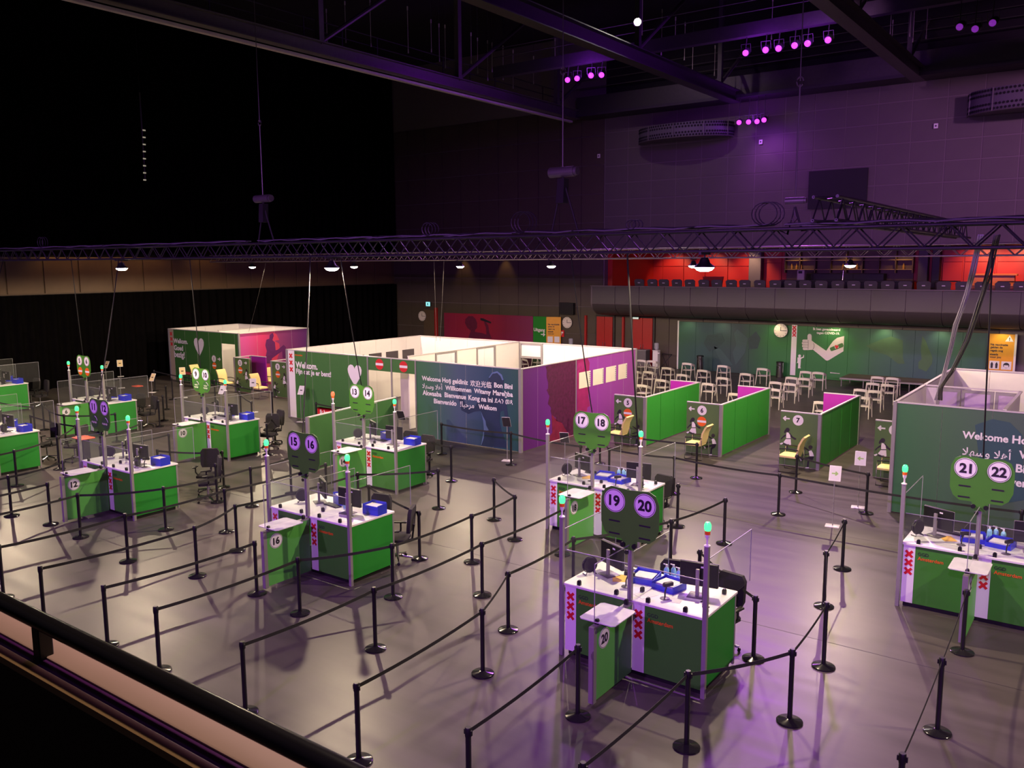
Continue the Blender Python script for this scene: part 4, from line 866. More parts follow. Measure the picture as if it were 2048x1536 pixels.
# yellow notice right of the mural
def notice(px0, px1, lab, y=42.85):
    a, b_ = AY(px0, 690, y).x, AY(px1, 690, y).x; w_ = b_ - a
    t = empty('yellow_notice', (a, y, 0)); tag(t, lab, 'sign')
    one('board', MB().bbox(0, 0, .02, w_, .05, 2.62, .006), mat('yellow_print', (.80, .36, .012), .5), t)
    one('edge_strip', MB().bbox(w_, -.02, 0, w_ + .09, .06, 2.64, .006), M_WHITE, t)
    for i, s_ in enumerate(('Na vaccinatie', 'gelden de', 'regels nog', 'steeds', 'voor jou')):
        lettering(t, s_, (.10 * w_, -.003, 2.10 - i * .145), X_, Z_, height=.095 if not set('gj') & set(s_) else .118, bold=.035, m=M_DARKTXT)
    one('warning_triangle', shape(MB(), Vector((w_ * .80, -.002, 2.42)), X_, Z_, [(-.16, -.12), (.16, -.12), (0, .16)], .003), M_WTXT, t, smooth=0)
    lettering(t, '!', (w_ * .80, -.006, 2.33), X_, Z_, height=.15, bold=.03, m=M_DARKTXT, align='c')
    for j in range(2):
        c0 = w_ * (.10 + .46 * j); one('pictogram_tile', MB().bbox(c0, -.006, 1.06, c0 + w_ * .38, -.001, 1.42, .002), M_WTXT, t)
        if j == 0:
            for sx in (.1, .28): one('pictogram', shape(MB(), Vector((c0 + w_ * sx, -.007, 1.24)), X_, Z_, [(-.04, -.14), (.04, -.14), (.05, .05), (0, .14), (-.05, .05)], .002), M_DARKTXT, t, smooth=0)
        else:
            one('pictogram', disc(MB(), (c0 + w_ * .19, -.007, 1.25), X_, Z_, .12, .002, 18), M_DARKTXT, t); one('pictogram', shape(MB(), Vector((c0 + w_ * .19, -.010, 1.205)), X_, Z_, [(-.09, .05), (.09, .05), (.08, -.06), (-.08, -.06)], .002), M_WTXT, t, smooth=0)
    return t
notice(1976, 2029, 'tall yellow notice board with warning triangle right of the green mural wall')
p = AY(2005, 650, 42.5); spot('notice_downlight', (p.x, 42.3, 2.84), (p.x, 42.9, 1.7), 30, (1.0, .86, .45), 110, .8, .04)
# exit wall, far left of the rear wall
EW = empty('exit_wall', (AY(888, 640, 42.9).x, 42.9, 0)); tag(EW, 'crimson mural wall with a singer silhouette and green exit strip', 'wall panel')
x0e, x1e, x2e = EW.location.x, AY(1066, 660, 42.9).x, AY(1094, 660, 42.9).x
n = 7; s = (x1e - x0e) / n
for i in range(n): one('mural_panel', MB().bbox(i * s + .003, 0, .02, (i + 1) * s - .003, .06, 2.6, .003), gradmat('crimson_print', 'X', [(0, (.26, .018, .06)), (3.5, (.34, .012, .04)), (5.2, (.22, .012, .05)), (7.3, (.22, .025, .10))], .5, .5, .9), EW)
one('exit_panel', MB().bbox(x1e - x0e + .02, -.01, .02, x2e - x0e, .06, 2.6, .003), M_GREEN, EW)
lt(EW, 'Uitgang', (1067.5, 661), (1090, 664), 42.885, .035); p = AY(1086, 669, 42.88)
one('arrow', shape(MB(), Vector((p.x - x0e, -.012, p.z)), X_, Z_, [(-a, b_) for a, b_ in reversed(ARROWL)], .004, s=.16), M_WTXT, EW, smooth=0)
def ze(L): return [(800 + x / 5.12, 560 + y / 5.12) for x, y in L]
poly_y(EW, 'singer_silhouette', ze([(665, 440), (670, 400), (700, 370), (745, 370), (775, 400), (790, 440), (790, 490), (770, 510), (765, 530), (850, 545), (885, 560), (880, 490), (860, 430), (875, 420), (905, 470), (915, 540), (940, 600), (700, 595), (725, 520), (690, 490)]), 42.898, mat('maroon_shadow_print', (.12, .010, .04), .5, var=.3))
poly_y(EW, 'singer_silhouette', ze([(822, 390), (850, 392), (935, 430), (930, 446), (850, 420), (825, 412)]), 42.898, M_DARKTXT, k=1)
YN = empty('yellow_notice', (x2e + .03, 42.78, 0), R(20)); tag(YN, 'yellow notice board turned beside the green exit strip', 'sign')
one('board', MB().bbox(0, 0, .02, .9, .05, 2.6, .004), mat('yellow_print', (.80, .36, .012), .5), YN)
for i, s_ in enumerate(('Na vaccinatie', 'gelden de', 'regels nog', 'steeds', 'voor jou')): lettering(YN, s_, (.1, -.003, 2.10 - i * .145), X_, Z_, height=.10, bold=.035, m=M_DARKTXT)
for j in range(2): one('pictogram_tile', MB().bbox(.08 + .42 * j, -.006, 1.06, .40 + .42 * j, -.001, 1.42, .002), M_WTXT, YN)
# podium, bins, coolers
PD = empty('stage_podium', (-10.9, 41.1, 0)); tag(PD, 'low stage podium with brown deck in front of the green mural wall', 'stage')
for i in range(4): one('deck', MB().bbox(i * 2.0 + .005, 0, .36, i * 2.0 + 1.995, 1.7, .42, .005), mat('brown_deck', (.13, .10, .07), .55), PD)
one('edge_trim', MB().bbox(0, -.03, .34, 8, 0, .42, .004), M_ALU, PD)
for i in range(9):
    for y in (.08, 1.6): part('leg', 'pdl', lambda b: b.cyl((0, 0, 0), (0, 0, .36), .025), M_ALU, PD, (.06 + i * .985, y, 0))
def bin_(x, y, h, lab):
    t = empty('litter_bin', (x, y, 0)); tag(t, lab, 'bin')
    one('body', MB().lathe([(.17, 0), (.18, .02), (.18, h - .04), (.0, h - .04)], n=20), M_CHROME, t); one('lid', MB().lathe([(.185, h - .05), (.185, h), (.12, h + .02), (0, h + .02)], n=20), M_BLACK, t); one('slot', MB().box(-.1, -.19, h - .2, .1, -.17, h - .14), M_BLACK, t)
bin_(-18.3, 42.0, .93, 'round metal litter bin in front of the dark left half of the mural wall'); bin_(-14.25, 42.6, .8, 'round metal litter bin below the clock on the green mural wall')
def cooler(x, y, lab):
    t = empty('water_cooler', (x, y, 0)); tag(t, lab, 'water cooler')
    one('cabinet', MB().bbox(-.16, -.16, 0, .16, .16, .98, .02), M_WHITE, t); one('dispenser', MB().bbox(-.16, -.2, .98, .16, .16, 1.02, .01).cyl((.16, -.1, .85), (.25, -.1, .85), .04), M_WHITE, t)
    one('bottle', MB().lathe([(.05, 1.02), (.12, 1.08), (.13, 1.12), (.13, 1.38), (.1, 1.42), (0, 1.42)], n=18), glassmat('water_bottle', (.75, .82, .9), .35, .1), t)
cooler(-21.15, 42.6, 'white water cooler beside the red double door'); cooler(-26.6, 42.4, 'white water cooler below the round clock right of the yellow notice')
cb = empty('waste_cabinet', (-21.9, 42.5, 0)); tag(cb, 'grey waste cabinet between the red door and the water cooler', 'cabinet')
one('body', MB().bbox(-.28, -.25, 0, .28, .25, .98, .01), M_STEELL, cb); one('lid', MB().bbox(-.3, -.27, .98, .3, .27, 1.02, .01), M_ALU, cb)
bl = empty('bench_frame', (-20.6, 42.6, 0)); tag(bl, 'black folded trestle beside the white water cooler', 'frame')
for sx in (-.3, .3): one('leg', MB().cyl((sx, -.2, 0), (-sx, .2, .8), .02), M_BLACK, bl)
one('bar', MB().cyl((-.3, .2, .8), (.3, .2, .8), .02), M_BLACK, bl)
# ================================================================== CHECK-IN DESKS
DW, DD, DH = 2.23, 1.16, 1.12
CX = 1.12   # centre post
def desk(xr, y, a, b_, style, red_left=False):
    t = empty('check_in_desk', (xr - DW, y, 0))
    nm = ('%s %s' % (a, b_)).strip()
    tag(t, DESKLAB[(a, b_)], 'desk', 'green check-in desks')
    part('counter_top', 'dct', lambda b: b.bbox(.0, -.01, DH - .035, DW, DD, DH, .006), M_WHITE, t)
    for k, x0 in enumerate((.03, 1.15)):
        s = part('white_strip', 'dws', lambda b: b.box(0, 0, .08, .185, .02, DH - .035), M_WTXT, t, (x0, .01, 0))
        for z in (.93, .78, .63): part('cross', 'dcr', lambda b: shape(b, (0, 0, 0), X_, Z_, cross_pts(.075, .021), .003), M_RED, s, (.092, -.001, z), smooth=0)
        p_ = part('front_panel', 'dfp', lambda b: b.box(0, 0, .08, .86, .02, DH - .035), M_DGREEN2, t, (x0 + .187, .012, 0))
        lettering(p_, 'GGD', (.04, -.002, .93), X_, Z_, height=.055, bold=.01, m=M_DARKTXT)
        lettering(p_, 'Amsterdam', (.04, -.002, .85), X_, Z_, height=.06, bold=.015, m=M_ORANGE)
    for x in (.02, DW - .045): part('side_panel', 'dsp', lambda b: b.box(0, .03, .08, .025, DD - .05, DH - .035), M_GREEN, t, (x, 0, 0))
    for x in (.02, DW - .05): part('edge_profile', 'dep', lambda b: b.box(0, DD - .05, .02, .035, DD - .01, DH - .035), M_ALU, t, (x, 0, 0))
    part('plinth', 'dpl', lambda b: b.box(.06, .06, 0, DW - .06, DD - .1, .08), M_BLACK, t)
    for x in (-.045, DW - .02): part('post', 'dpo', lambda b: b.bbox(0, -.05, 0.0, .062, .012, 2.12, .004), M_ALU, t, (x, 0, 0))
    part('post', 'dpc', lambda b: b.bbox(-.031, -.05, DH, .031, .012, 2.12, .004), M_ALU, t, (CX, 0, 0))
    for k, x in enumerate((-.014, DW + .011)):
        part('beacon_base', 'dbb', lambda b: b.lathe([(.045, 0), (.045, .012), (.015, .03), (.013, .09), (.03, .12), (.034, .16), (0, .16)], n=16), M_WHITE, t, (x, -.019, 2.12))
        part('beacon_ring', 'dbr', lambda b: b.lathe([(.036, .16), (.036, .21), (0, .21)], n=16), M_ORANGE, t, (x, -.019, 2.12))
        r_ = red_left and k == 0
        part('beacon_lens', 'dbl%d' % r_, lambda b: b.lathe([(.036, .21), (.046, .24), (.046, .29), (.03, .325), (0, .335)], n=16), M_RLIT if r_ else M_BLIT, t, (x, -.019, 2.12))
    # glass
    for x, y0, y1, z1 in ((-.014, .03, 1.6, 1.93), (DW + .011, .03, 1.6, 1.93), (CX, .03, 1.2, 1.80), (CX, -1.0, -.06, 1.93)):
        part('glass_sheet', ('dgx', y0, y1, z1), lambda b: b.box(-.004, y0, DH + .02, .004, y1, z1).box(-.005, y0, z1 - .008, .005, y1, z1 + .002, 1).box(-.005, y0 - .002, DH + .02, .005, y0 + .006, z1, 1).box(-.005, y1 - .006, DH + .02, .005, y1 + .002, z1, 1), [M_GLASS, M_GEDGE], t, (x, 0, 0))
    for x0, x1 in ((.03, CX - .04), (CX + .04, DW - .03)):
        part('glass_sheet', ('dgy', round(x0, 2)), lambda b: b.box(x0, .03, DH + .01, x1, .038, 1.62).box(x0, .029, 1.612, x1, .039, 1.622, 1), [M_GLASS, M_GEDGE], t)
    for x, y in ((.25, .04), (CX - .25, .04), (CX + .25, .04), (DW - .3, .04), (DW - .12, .95), (CX, .35), (CX, -.13), (CX, -.93)):
        part('glass_clamp', 'dgc', lambda b: b.ext([(-.028, -.02, 0), (.028, -.02, 0), (.028, -.02, .055), (.014, -.02, .075), (-.014, -.02, .075), (-.028, -.02, .055)], (0, .04, 0)), M_BLACK, t, (x, y, DH if y > 0 else 1.09))
    # divider with number
    d = part('divider', 'ddv', lambda b: b.box(-.035, -1.07, .06, .035, -.02, 1.06, 0), M_GREEN2, t, (CX, 0, 0))
    part('divider_edge', 'dde', lambda b: b.box(-.04, -1.075, .03, .04, -1.0, 1.09).box(-.04, -1.07, 1.06, .04, -.02, 1.09), M_ALU, t, (CX, 0, 0)); 
    numdisc(d, (.036, -.80, .86), .14, b_, Y_, Z_)
    part('shelf', 'dsh', lambda b: b.ext([(-.27 + .04, -.96, 0), (.27 - .04, -.96, 0), (.27, -.92, 0), (.27, -.37, 0), (.23, -.33, 0), (-.23, -.33, 0), (-.27, -.37, 0), (-.27, -.92, 0)], (0, 0, .012)), M_FROST, t, (CX, 0, 1.115))
    # sign board
    ol = [(-.075, 1.86), (.075, 1.86), (.10, 1.92), (.12, 2.0), (.2, 2.0), (.3, 2.0), (.39, 2.07), (.445, 2.2), (.45, 2.4), (.445, 2.56), (.39, 2.68), (.29, 2.73), (.15, 2.72), (0, 2.71)]
    ol = ol + [(-x, z) for x, z in reversed(ol[1:-1])]
    ol = [p for i, p in enumerate(ol) if i != len(ol)]
    sb = part('sign_board', 'dsb', lambda b: b.ext([(x, 0, z) for x, z in ol], (0, .012, 0)), M_SIGNB, t, (CX, -.07, 0), smooth=0)
    for sx, num in ((-.235, a), (.235, b_)):
        if num: numdisc(sb, (sx, -.002, 2.53), .165, num)
        if style == 'stop': stopdisc(sb, (sx, -.002, 2.17), .14)
        elif style == 'slots':
            for z in (2.24, 2.06): part('slot', 'dsl', lambda b: b.box(-.085, -.004, -.011, .085, 0, .011), M_DARKTXT, sb, (sx, 0, z))
        else:
            one('speech_disc', disc(MB(), (sx, -.001, 2.19), X_, Z_, .15, .003, 24), mat('olive_disc', (.05, .17, .035), .5), sb)
            for zz, w2 in (((2.20, .075), (2.13, .10)) if a == '9' else ((2.16, .11),)):
                one('print_line', MB().ext([(sx - .02 + w2 * (q / 4 - 1), -.004, zz + .012 * sin(q * 2.1) + .018) for q in range(9)] + [(sx - .02 + w2 * (q / 4 - 1), -.004, zz + .010 * sin(q * 1.7) - .018) for q in range(8, -1, -1)], (0, -.002, 0)), mat('pale_green_print', (.50, .62, .36), .5), sb, smooth=0)
            pts = [(sx + .13 * cos(R(q)), 2.19 + .13 * sin(R(q))) for q in range(10, 85, 12)]
            one('speech_arc', MB().ext([(x, -.005, z) for x, z in pts] + [(sx + (x - sx) * .88, -.005, 2.19 + (z - 2.19) * .88) for x, z in reversed(pts)], (0, -.002, 0)), M_WTXT, sb, smooth=0)
    for sx in (-.09, .09): part('sign_clamp', 'dsc', lambda b: b.cyl((0, -.035, 0), (0, 0, 0), .035, n=12), M_BLACK, t, (CX + sx, -.07, 1.93))
    part('sign_clamp', 'dsd', lambda b: b.cyl((0, -.035, 0), (0, 0, 0), .03, n=12), M_BLACK, t, (CX - .04, -.045, 1.82))
    return t
M_DGREEN2 = mat('desk_front_green', (0.048, 0.235, 0.024), .45, var=.05)
M_GREEN2 = mat('divider_green', (0.105, 0.42, 0.080), .45, var=.05)
M_SIGNB = mat('sign_green', (0.060, 0.23, 0.022), .45, var=.05)
DESKS = [(-4.28, 10.2, '19', '20', 'slots'), (-11.13, 10.28, '15', '16', 'slots'), (-18.16, 10.2, '11', '12', 'speech'), (-25.18, 10.3, '7', '8', 'speech'),
         (-0.62, 15.05, '21', '22', 'slots'), (-7.83, 15.15, '17', '18', 'slots'), (-14.79, 15.3, '13', '14', 'slots'), (-21.47, 15.12, '9', '10', 'speech'), (-28.12, 15.0, '5', '6', 'stop'), (-35.9, 14.9, '', '', 'none')]
DESKLAB = {('19', '20'): 'green check-in desk with sign 19 20, nearest to the camera', ('', ''): 'green check-in desk at the far left edge behind the others', ('7', '8'): 'green check-in desk cut by the left edge, in front of the farthest one'}
_W = {'15': 'in the middle of the front row', '11': 'at the left of the front row', '21': 'cut by the right edge', '17': 'right behind the nearest desk', '13': 'and one red beacon', '9': 'left of the big booth', '5': 'and two orange stop discs'}
for d in DESKS: DESKLAB.setdefault((d[2], d[3]), 'green check-in desk with sign %s %s %s' % (d[2], d[3], _W.get(d[2], '')))
# ---- things on the desks
WHERE = {'19': 'nearest the camera', '15': 'in the middle front', '11': 'at the left front', '21': 'at the right edge', '17': 'behind the nearest desk', '13': 'with the red beacon', '9': 'beside the pink booth side', '5': 'with orange stop discs'}
def dn(d): return ('desk %s %s %s' % (d[2], d[3], WHERE[d[2]])) if d[2] not in ('', '7') else ('the desk cut by the left edge' if d[2] else 'the farthest left desk')
def monitor(x, y, rz, lab):
    t = empty('monitor', (x, y, DH), rz); tag(t, lab, 'monitor', 'monitors on the check-in desks')
    part('screen', 'mos', lambda b: b.bbox(-.27, -.02, .13, .27, .02, .47, .006), M_BLACK, t)
    part('bezel', 'mob', lambda b: b.box(-.275, .015, .125, .275, .024, .475), M_ALU, t)
    part('screen_glass', 'mog', lambda b: b.box(-.26, .024, .14, .26, .026, .46), mat('screen_glass', (.01, .012, .014), .1), t)
    part('stand_column', 'moc', lambda b: b.bbox(-.025, -.10, .0, .025, -.06, .40, .004), M_ALU, t)
    part('stand_arm', 'moa', lambda b: b.box(-.03, -.08, .28, .03, -.02, .33), M_BLACK, t)
    part('stand_base', 'mof', lambda b: b.bbox(-.13, -.18, 0, .13, .06, .012, .004), M_STEELL, t)
    part('sticker', 'mot', lambda b: b.box(.03, -.0215, .40, .09, -.02, .425), M_PAPER, t)
def tray(x, y, rz, lab):
    t = empty('blue_tray', (x, y, DH), rz); t.scale = (1.2, 1.25, 1.1); tag(t, lab, 'tray', 'blue trays on the check-in desks')
    part('tray_body', 'trb', lambda b: b.box(-.16, -.13, 0, .16, .13, .012).box(-.16, -.13, .012, -.148, .13, .10).box(.148, -.13, .012, .16, .13, .10).box(-.148, -.13, .012, .148, -.118, .07).box(-.148, .118, .012, .148, .13, .12), M_BLUE, t)
    part('paper_stack', 'trp', lambda b: b.box(-.12, -.10, .012, .12, .10, .085), M_PAPER, t)
def bluebox(x, y, rz, lab):
    t = empty('blue_box', (x, y, DH), rz); tag(t, lab, 'box', 'blue boxes on the check-in desks')
    part('box_body', 'bxb', lambda b: b.box(-.19, -.13, 0, .19, .13, .01).box(-.19, -.13, .01, -.18, .13, .19).box(.18, -.13, .01, .19, .13, .19).box(-.18, -.13, .01, .18, -.12, .17).box(-.18, .12, .01, .18, .13, .21), M_BLUE, t)
    part('papers', 'bxp', lambda b: b.box(-.15, -.1, .01, .15, .1, .165), M_PAPER, t)
def bottle(x, y, lab):
    t = empty('sanitiser_bottle', (x, y, DH)); tag(t, lab, 'bottle', 'sanitiser bottles on the check-in desks')
    part('bottle_body', 'bob', lambda b: b.lathe([(.036, 0), (.04, .01), (.04, .13), (.03, .16), (.014, .175), (0, .175)], n=16), M_BOTTLE, t)
    part('pump', 'bop', lambda b: b.cyl((0, 0, .17), (0, 0, .215), .016).cyl((0, 0, .21), (-.05, 0, .215), .008, n=6), M_WHITE, t)
def scanner(x, y, rz, lab):
    t = empty('barcode_scanner', (x, y, DH), rz); tag(t, lab, 'scanner', 'hand scanners on stands')
    part('foot', 'scf', lambda b: b.lathe([(.07, 0), (.068, .008), (.02, .02), (0, .02)], n=18), M_STEELL, t)
    part('gooseneck', 'scg', lambda b: b.tube([(0, 0, .01), (0, .0, .1), (.02, 0, .16), (.04, 0, .19)], .011), M_BLACK, t)
    part('scanner_head', 'sch', lambda b: b.bbox(-.03, -.03, .18, .13, .03, .235, .012), M_BLACK, t)
def fan(x, y, rz, lab):
    t = empty('desk_fan', (x, y, DH), rz); tag(t, lab, 'fan', 'round black devices on the check-in desks')
    part('round_head', 'fnh', lambda b: b.cyl((0, -.035, .15), (0, .035, .15), .115, n=22), M_BLACK, t)
    part('guard_ring', 'fng', lambda b: b.tube([(.125 * cos(k * pi / 12), 0, .15 + .125 * sin(k * pi / 12)) for k in range(25)], .008), M_STEEL, t)
    part('foot', 'fnf', lambda b: b.tube([(-.09, .05, .008), (-.09, -.05, .008), (-.03, 0, .06), (.03, 0, .06), (.09, -.05, .008), (.09, .05, .008)], .008), M_BLACK, t)
def keyboard(x, y, rz, lab):
    t = empty('keyboard', (x, y, DH), rz); tag(t, lab, 'keyboard', 'keyboards on the check-in desks')
    part('case', 'kbc', lambda b: b.bbox(-.21, -.07, 0, .21, .07, .02, .004), M_BLACK, t)
    def keys(b):
        for r in range(4):
            for c in range(12): b.box(-.198 + c * .033, -.06 + r * .031, .02, -.170 + c * .033, -.034 + r * .031, .026)
    k_ = part('keys', 'kbk', keys, M_STEEL, t)
def sheet(x, y, rz, m, lab):
    tag(part('paper_sheet', 'shp' + m.name, lambda b: b.box(-.105, -.148, 0, .105, .148, .003), m, None, (x, y, DH), rz), lab, 'paper', 'papers on the check-in desks')
def office_chair(x, y, rz, lab):
    t = empty('office_chair', (x, y, 0), rz); tag(t, lab, 'chair', 'black office chairs behind the desks')   # faces -Y at rz=0
    part('seat', 'ocs', lambda b: b.bbox(-.24, -.23, .44, .24, .23, .53, .04), M_FABRIC, t)
    part('backrest', 'ocb', lambda b: b.ext([(-.2, .23, .62), (.2, .23, .62), (.235, .24, .7), (.235, .27, 1.02), (.18, .28, 1.1), (-.18, .28, 1.1), (-.235, .27, 1.02), (-.235, .24, .7)], (0, .07, 0)), M_FABRIC, t)
    part('back_bracket', 'ock', lambda b: b.tube([(0, .1, .45), (0, .3, .45), (0, .34, .75)], .025), M_BLACK, t)
    part('gas_column', 'ocg', lambda b: b.cyl((0, 0, .1), (0, 0, .45), .028), M_CHROME, t)
    for s in (-1, 1): part('armrest', 'oca%d' % s, lambda b: b.tube([(s * .24, 0, .47), (s * .30, 0, .55), (s * .30, 0, .68)], .018).bbox(s * .30 - .04, -.14, .68, s * .30 + .04, .12, .71, .01), M_BLACK, t)
    for k in range(5):
        a = 2 * pi * k / 5 + .3
        part('base_arm', 'ocm%d' % k, lambda b: b.tube([(0, 0, .12), (.3 * cos(a), .3 * sin(a), .075)], [.028, .018]), M_CHROME, t)
        part('castor', 'ocw%d' % k, lambda b: b.cyl((.3 * cos(a) - .012, .3 * sin(a), .03), (.3 * cos(a) + .012, .3 * sin(a), .03), .03, n=12), M_BLACK, t)
for i, d in enumerate(DESKS):
    desk(*d[:5], red_left=(d[2] == '13'))
    X0, Y0 = d[0] - DW, d[1]; P = lambda x, y: (X0 + x, Y0 + y); nm = dn(d)
    A = d[2] in ('17', '19', '21')
    if A:
        monitor(*P(.42, .72), R(-24), 'left black monitor of ' + nm); monitor(*P(1.82, .72), R(10), 'right black monitor of ' + nm)
        tray(*P(.96, .76), R(8), 'left blue paper tray on ' + nm); tray(*P(1.38, .68), R(-10), 'right blue paper tray on ' + nm)
        for k, (x, y, w_) in enumerate(((1.17, 1.03, 'left'), (1.26, 1.08, 'middle'), (1.38, 1.0, 'right'))): bottle(*P(x, y), 'pale blue pump bottle, %s of three on %s' % (w_, nm))
        scanner(*P(.84, .38), R(20), 'left hand scanner on a stand on ' + nm); scanner(*P(1.50, .30), R(60), 'right hand scanner on a stand on ' + nm)
        keyboard(*P(.55, 1.0), R(-10), 'black keyboard at the left place of ' + nm)
        sheet(*P(.60, .62), R(30), M_YPAPER, 'yellow note sheet on ' + nm); sheet(*P(1.22, .28), R(-25), M_PAPER, 'white form in front of the trays on ' + nm); sheet(*P(1.62, .38), R(10), M_PAPER, 'white form at the right place of ' + nm)
        fan(*P(.14, .52), R(60), 'round black fan at the left end of ' + nm); fan(*P(2.05, .42), R(-60), 'round black fan at the right end of ' + nm)
        office_chair(*P(.98, 1.58), R(12), 'left black office chair of ' + nm); office_chair(*P(1.82, 1.55), R(-10), 'right black office chair of ' + nm)
    else:
        monitor(*P(.62, .80), R(-30), 'left black monitor of ' + nm); monitor(*P(1.60, .60), R(6), 'right black monitor of ' + nm)
        bluebox(*P(.98, .98), R(-25), 'blue paper box behind the left monitor of ' + nm); bluebox(*P(2.02, .84), R(4), 'blue paper box at the right end of ' + nm)
        keyboard(*P(.98, .72), R(-8), 'black keyboard in the middle of ' + nm)
        sheet(*P(1.3, .42), R(15), M_PAPER, 'white form in the middle of ' + nm)
        fan(*P(.30, .55), R(50), 'round black fan at the left end of ' + nm); fan(*P(1.86, .36), R(-50), 'round black fan at the right end of ' + nm)
        if d[2] == '15': bottle(*P(1.32, .74), 'pale blue pump bottle on ' + nm)
        if d[2] == '11': scanner(*P(1.98, .45), R(40), 'hand scanner on a stand on ' + nm)
        cp = {'11': ((2.2, 1.95, -30), (1.55, 2.4, 40)), '15': ((2.0, 1.45, -60), (1.15, 1.65, 10)), '13': ((1.5, 1.75, 5), (.75, 1.9, 10)), '9': ((1.9, 1.7, 20), (1.35, 2.3, -15)), '7': ((1.3, 1.75, 0), (2.15, 2.15, -60))}.get(d[2], ((.9, 1.8, 5), (1.8, 1.75, -8)))
        for k, (x, y, q) in enumerate(cp): office_chair(*P(x, y), R(q), '%s black office chair behind %s' % ('nearer' if k == 0 else 'farther', nm))
# ================================================================== WHITE CHAIRS
def white_chair(x, y, lab, rz=0.0):
    t = empty('white_chair', (x, y, 0), rz); tag(t, lab, 'chair', 'white waiting chairs')     # faces +Y
    part('seat', 'wcs', lambda b: b.bbox(-.22, -.20, .43, .22, .24, .47, .02), M_CHAIRW, t)
    part('backrest', 'wcb', lambda b: b.sweep([(-.27, .12, .66), (-.28, -.05, .71), (-.24, -.21, .76), (-.12, -.27, .785), (0, -.285, .79), (.12, -.27, .785), (.24, -.21, .76), (.28, -.05, .71), (.27, .12, .66)], [(-.014, -.055), (.014, -.055), (.014, .05), (-.014, .05)]), M_CHAIRW, t)
    for s in (-1, 1):
        part('leg', 'wcr%d' % s, lambda b: b.tube([(s * .24, -.20, .74), (s * .245, -.24, .46), (s * .27, -.34, 0)], [.024, .026, .015]), M_CHAIRW, t)
        part('leg', 'wcf%d' % s, lambda b: b.tube([(s * .27, .12, .66), (s * .235, .22, .45), (s * .25, .28, 0)], [.02, .026, .015]), M_CHAIRW, t)
WCH = {'39': ([(-20.41, 39.3), (-19.82, 39.3), (-17.88, 39.35), (-16.01, 39.35), (-14.01, 39.3), (-11.97, 39.3), (-11.41, 39.3), (-8.82, 39.15), (-8.21, 39.15)], 'rearmost chair row'),
       '37': ([(-17.91, 37.1), (-16.10, 37.15), (-13.98, 37.05), (-11.86, 36.95), (-11.30, 36.9), (-8.50, 37.0), (-7.89, 36.9)], 'second chair row from the rear'),
       '35': ([(-18.68, 35.2), (-17.95, 35.25), (-16.23, 35.2), (-14.31, 35.2), (-11.93, 35.1), (-11.29, 35.0), (-8.46, 34.9), (-7.90, 34.8)], 'third chair row from the rear'),
       '33': ([(-16.25, 33.1), (-14.12, 33.15), (-11.30, 33.1), (-7.90, 32.95)], 'fourth chair row from the rear'),
       '31': ([(-16.18, 31.2), (-12.13, 31.1), (-8.84, 30.95)], 'nearest chair row')}
for k, (L, desc) in WCH.items():
    for i, (x, y) in enumerate(L): white_chair(x, y + .28, 'white plastic chair, %s from the left in the %s' % (ORD[i], desc))
for i, (x, y) in enumerate([(-27.29, 37.6), (-26.27, 37.0), (-26.0, 38.1), (-25.5, 34.5)]): white_chair(x, y, 'white plastic chair seen through the booth window, %s from the left' % ORD[i], R(-20))
# ================================================================== STANCHIONS
def stanchion(x, y, lab, nxt=None):
    t = empty('belt_stanchion', (x, y, 0)); tag(t, lab, 'stanchion', 'black belt stanchions')
    part('base', 'sba', lambda b: b.lathe([(.165, 0), (.165, .018), (.155, .026), (.06, .038), (.045, .05), (0, .05)], n=28), M_BASE, t)
    part('post', 'spo', lambda b: b.cyl((0, 0, .04), (0, 0, .90), .031, n=16), M_POST, t)
    part('head', 'she', lambda b: b.lathe([(.034, .88), (.036, .89), (.036, .975), (.03, .985), (0, .985)], n=16), M_BLACK, t)
    part('belt_clip', 'scl', lambda b: b.box(-.05, -.012, .90, .05, .012, .955), M_BLACK, t)
    if nxt:
        dx, dy = nxt[0] - x, nxt[1] - y; L = math.hypot(dx, dy); a = math.atan2(dy, dx)
        sag = .02 + .006 * L
        n = 8; b = MB()
        pts = [(.04 + (L - .08) * k / n, 0, .93 - sag * 4 * (k / n) * (1 - k / n)) for k in range(n + 1)]
        b.sweep(pts, [(-.0015, -.024), (.0015, -.024), (.0015, .024), (-.0015, .024)])
        one('belt', b, M_BELT, t, rz=a)
